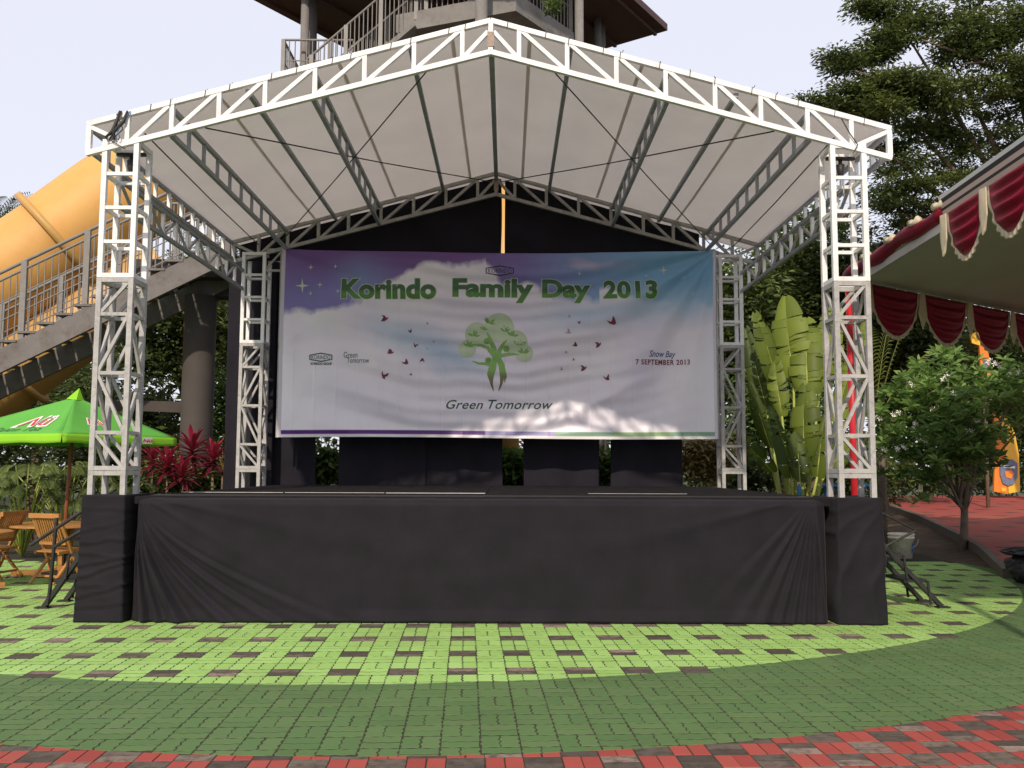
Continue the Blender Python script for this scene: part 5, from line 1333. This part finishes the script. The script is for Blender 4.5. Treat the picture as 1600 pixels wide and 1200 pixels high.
# surfboard-shaped boards
def board(pts, Y, th, m, name, parent):
    P = [at(x, y, Y) for x, y in pts]; n = len(P); vs = [V3(p) for p in P] + [(p.x, p.y + th, p.z) for p in P]
    return MB().add(vs, [tuple(range(n)), tuple(range(2 * n - 1, n - 1, -1))] + [(i, n + i, n + (i + 1) % n, (i + 1) % n) for i in range(n)]).build(name, m, parent)
Y = 27.5; q0 = at(1575, 770, Y)
sb = empty('surfboard_sign', (q0.x, Y, q0.z), 'yellow and orange surfboard-shaped sign with a round badge at the right edge', 'sign')
board([(1553, 768), (1575, 772), (1572, 720), (1566, 680), (1560, 655), (1552, 645), (1556, 690)], Y, .08, orange, 'orange_panel', sb)
board([(1576, 771), (1594, 768), (1592, 710), (1586, 678), (1576, 655), (1563, 650), (1569, 690), (1574, 730)], Y + .01, .08, yellow, 'yellow_panel', sb)
board([(1565, 762), (1572, 762), (1572, 768), (1565, 768)], Y - .03, .02, yellow, 'base_panel', sb)
board([(1563, 722), (1572, 717), (1583, 718), (1590, 724), (1590, 745), (1584, 756), (1575, 759), (1567, 755), (1563, 742)], Y - .05, .04, badgem, 'badge', sb)
board([(1568, 727), (1586, 728), (1586, 732), (1568, 731)], Y - .07, .02, prwhite, 'badge_band', sb)
board([(1570, 737), (1580, 734), (1585, 740), (1580, 748), (1572, 746)], Y - .07, .02, orange, 'badge_centre', sb)
Y = 24.0; q0 = at(1537, 590, Y)
ar = empty('arrow_sign', (q0.x, Y, 0), 'orange arrow-shaped signpost poking above the flowering tree', 'sign')
board([(1533, 590), (1548, 590), (1546, 560), (1540, 530), (1536, 518), (1528, 520), (1531, 548)], Y, .08, orange, 'orange_panel', ar)
board([(1516, 522), (1528, 518), (1534, 528), (1531, 540), (1519, 536)], Y - .04, .06, yellow, 'arrow_head', ar)
board([(1536, 562), (1544, 562), (1546, 578), (1538, 580)], Y - .02, .02, badgem, 'badge', ar)
MB().tube([(q0.x, Y + .06, 0), (q0.x + .05, Y + .06, q0.z + .3)], .05, 10).build('post', bark, ar, True)
# bottle on the stage and blue stools beyond
bo = empty('drink_bottle', (5.05, 15.35, 0), 'small bottle with a pink cap on a stand beside the right rear of the stage', 'bottle')
c = at(1249, 770, 15.0); bo.location = (c.x, 15.0, c.z - .05); ORIG[bo.name] = Vector(bo.location)
MB().lathe([(.03, 0), (.034, .01), (.034, .14), (.014, .18), (.014, .19)], (c.x, 15.0, c.z - .05), 16).build('body', bluem, bo, True)
MB().lathe([(.018, .188), (.018, .215), (.012, .218)], (c.x, 15.0, c.z - .05), 12).build('cap', pinkm, bo, True)
MB().tube([(c.x, 15.0, 0), (c.x, 15.0, c.z - .052)], .02, 8).build('stand', blackmetal, bo)
for px, sz, lab in ((1300, .26, 'blue plastic stool seen between the legs of the right front tower'), (1352, .24, 'blue plastic stool half hidden behind the right front tower leg')):
    c = at(px, 760, 21); o = empty('plastic_stool', (c.x, 21, 0), lab, 'stool', 'blue stools behind the stage')
    zt = c.z + .04
    MB().lathe([(sz, zt - .06), (sz + .02, zt - .05), (sz, zt), (sz - .02, zt + .006)], (c.x, 21, 0), 20).build('seat', bluem, o, True)
    for k in range(4):
        a = k * math.pi / 2 + .6; MB().bar((c.x + sz * .7 * math.cos(a), 21 + sz * .7 * math.sin(a), zt - .06), (c.x + sz * math.cos(a), 21 + sz * math.sin(a), 0), .05, .03).build('leg', bluem, o)

# ------------------------------------------------------------------ far wood closing the view
P = nr.uniform((-34, 37, .2), (42, 42, 1), (30000, 3)); hgt = 5.2 + 2.2 * np.sin(P[:, 0] * .55) + 1.5 * np.sin(P[:, 0] * 1.7 + 1) + np.where(P[:, 0] > 6, 1.5, 0)
P[:, 2] = hgt * nr.random(len(P)) ** .8 + .1; keep = np.array([mnoise.noise((p[0] * .7, p[1] * .7, p[2] * .7)) > -.22 for p in P]); P = P[keep]
T = np.array([.35 + .5 * mnoise.noise((p[0] * .5, p[1] * .5, p[2] * .6)) for p in P]) + nr.normal(size=len(P)) * .12
o = leaf_mesh('far_wood', P, nr.normal(size=P.shape), .5 * nr.uniform(.6, 1.3, len(P)), .24, T, L_back, None); tag(o, kind='stuff')
# little plant rooted on the tower platform
c = at(862, 10, 19.3); o = empty('wall_plant', (c.x, c.y, c.z), 'small green plant sprouting from the edge of the slide tower platform', 'plant')
P, D_, T = crown_pts([((c.x, c.y, c.z), (.22, .15, .30), 8)], 22, .09, .8, .2); leaf_mesh('foliage', P, D_, .12, .045, T + .15, L_shrub, o)
MB().tube([(c.x, c.y + .1, c.z + .3), (c.x, c.y, c.z), (c.x + .05, c.y, c.z - .25)], [.012, .01, .005], 5).build('stem', bark, o)
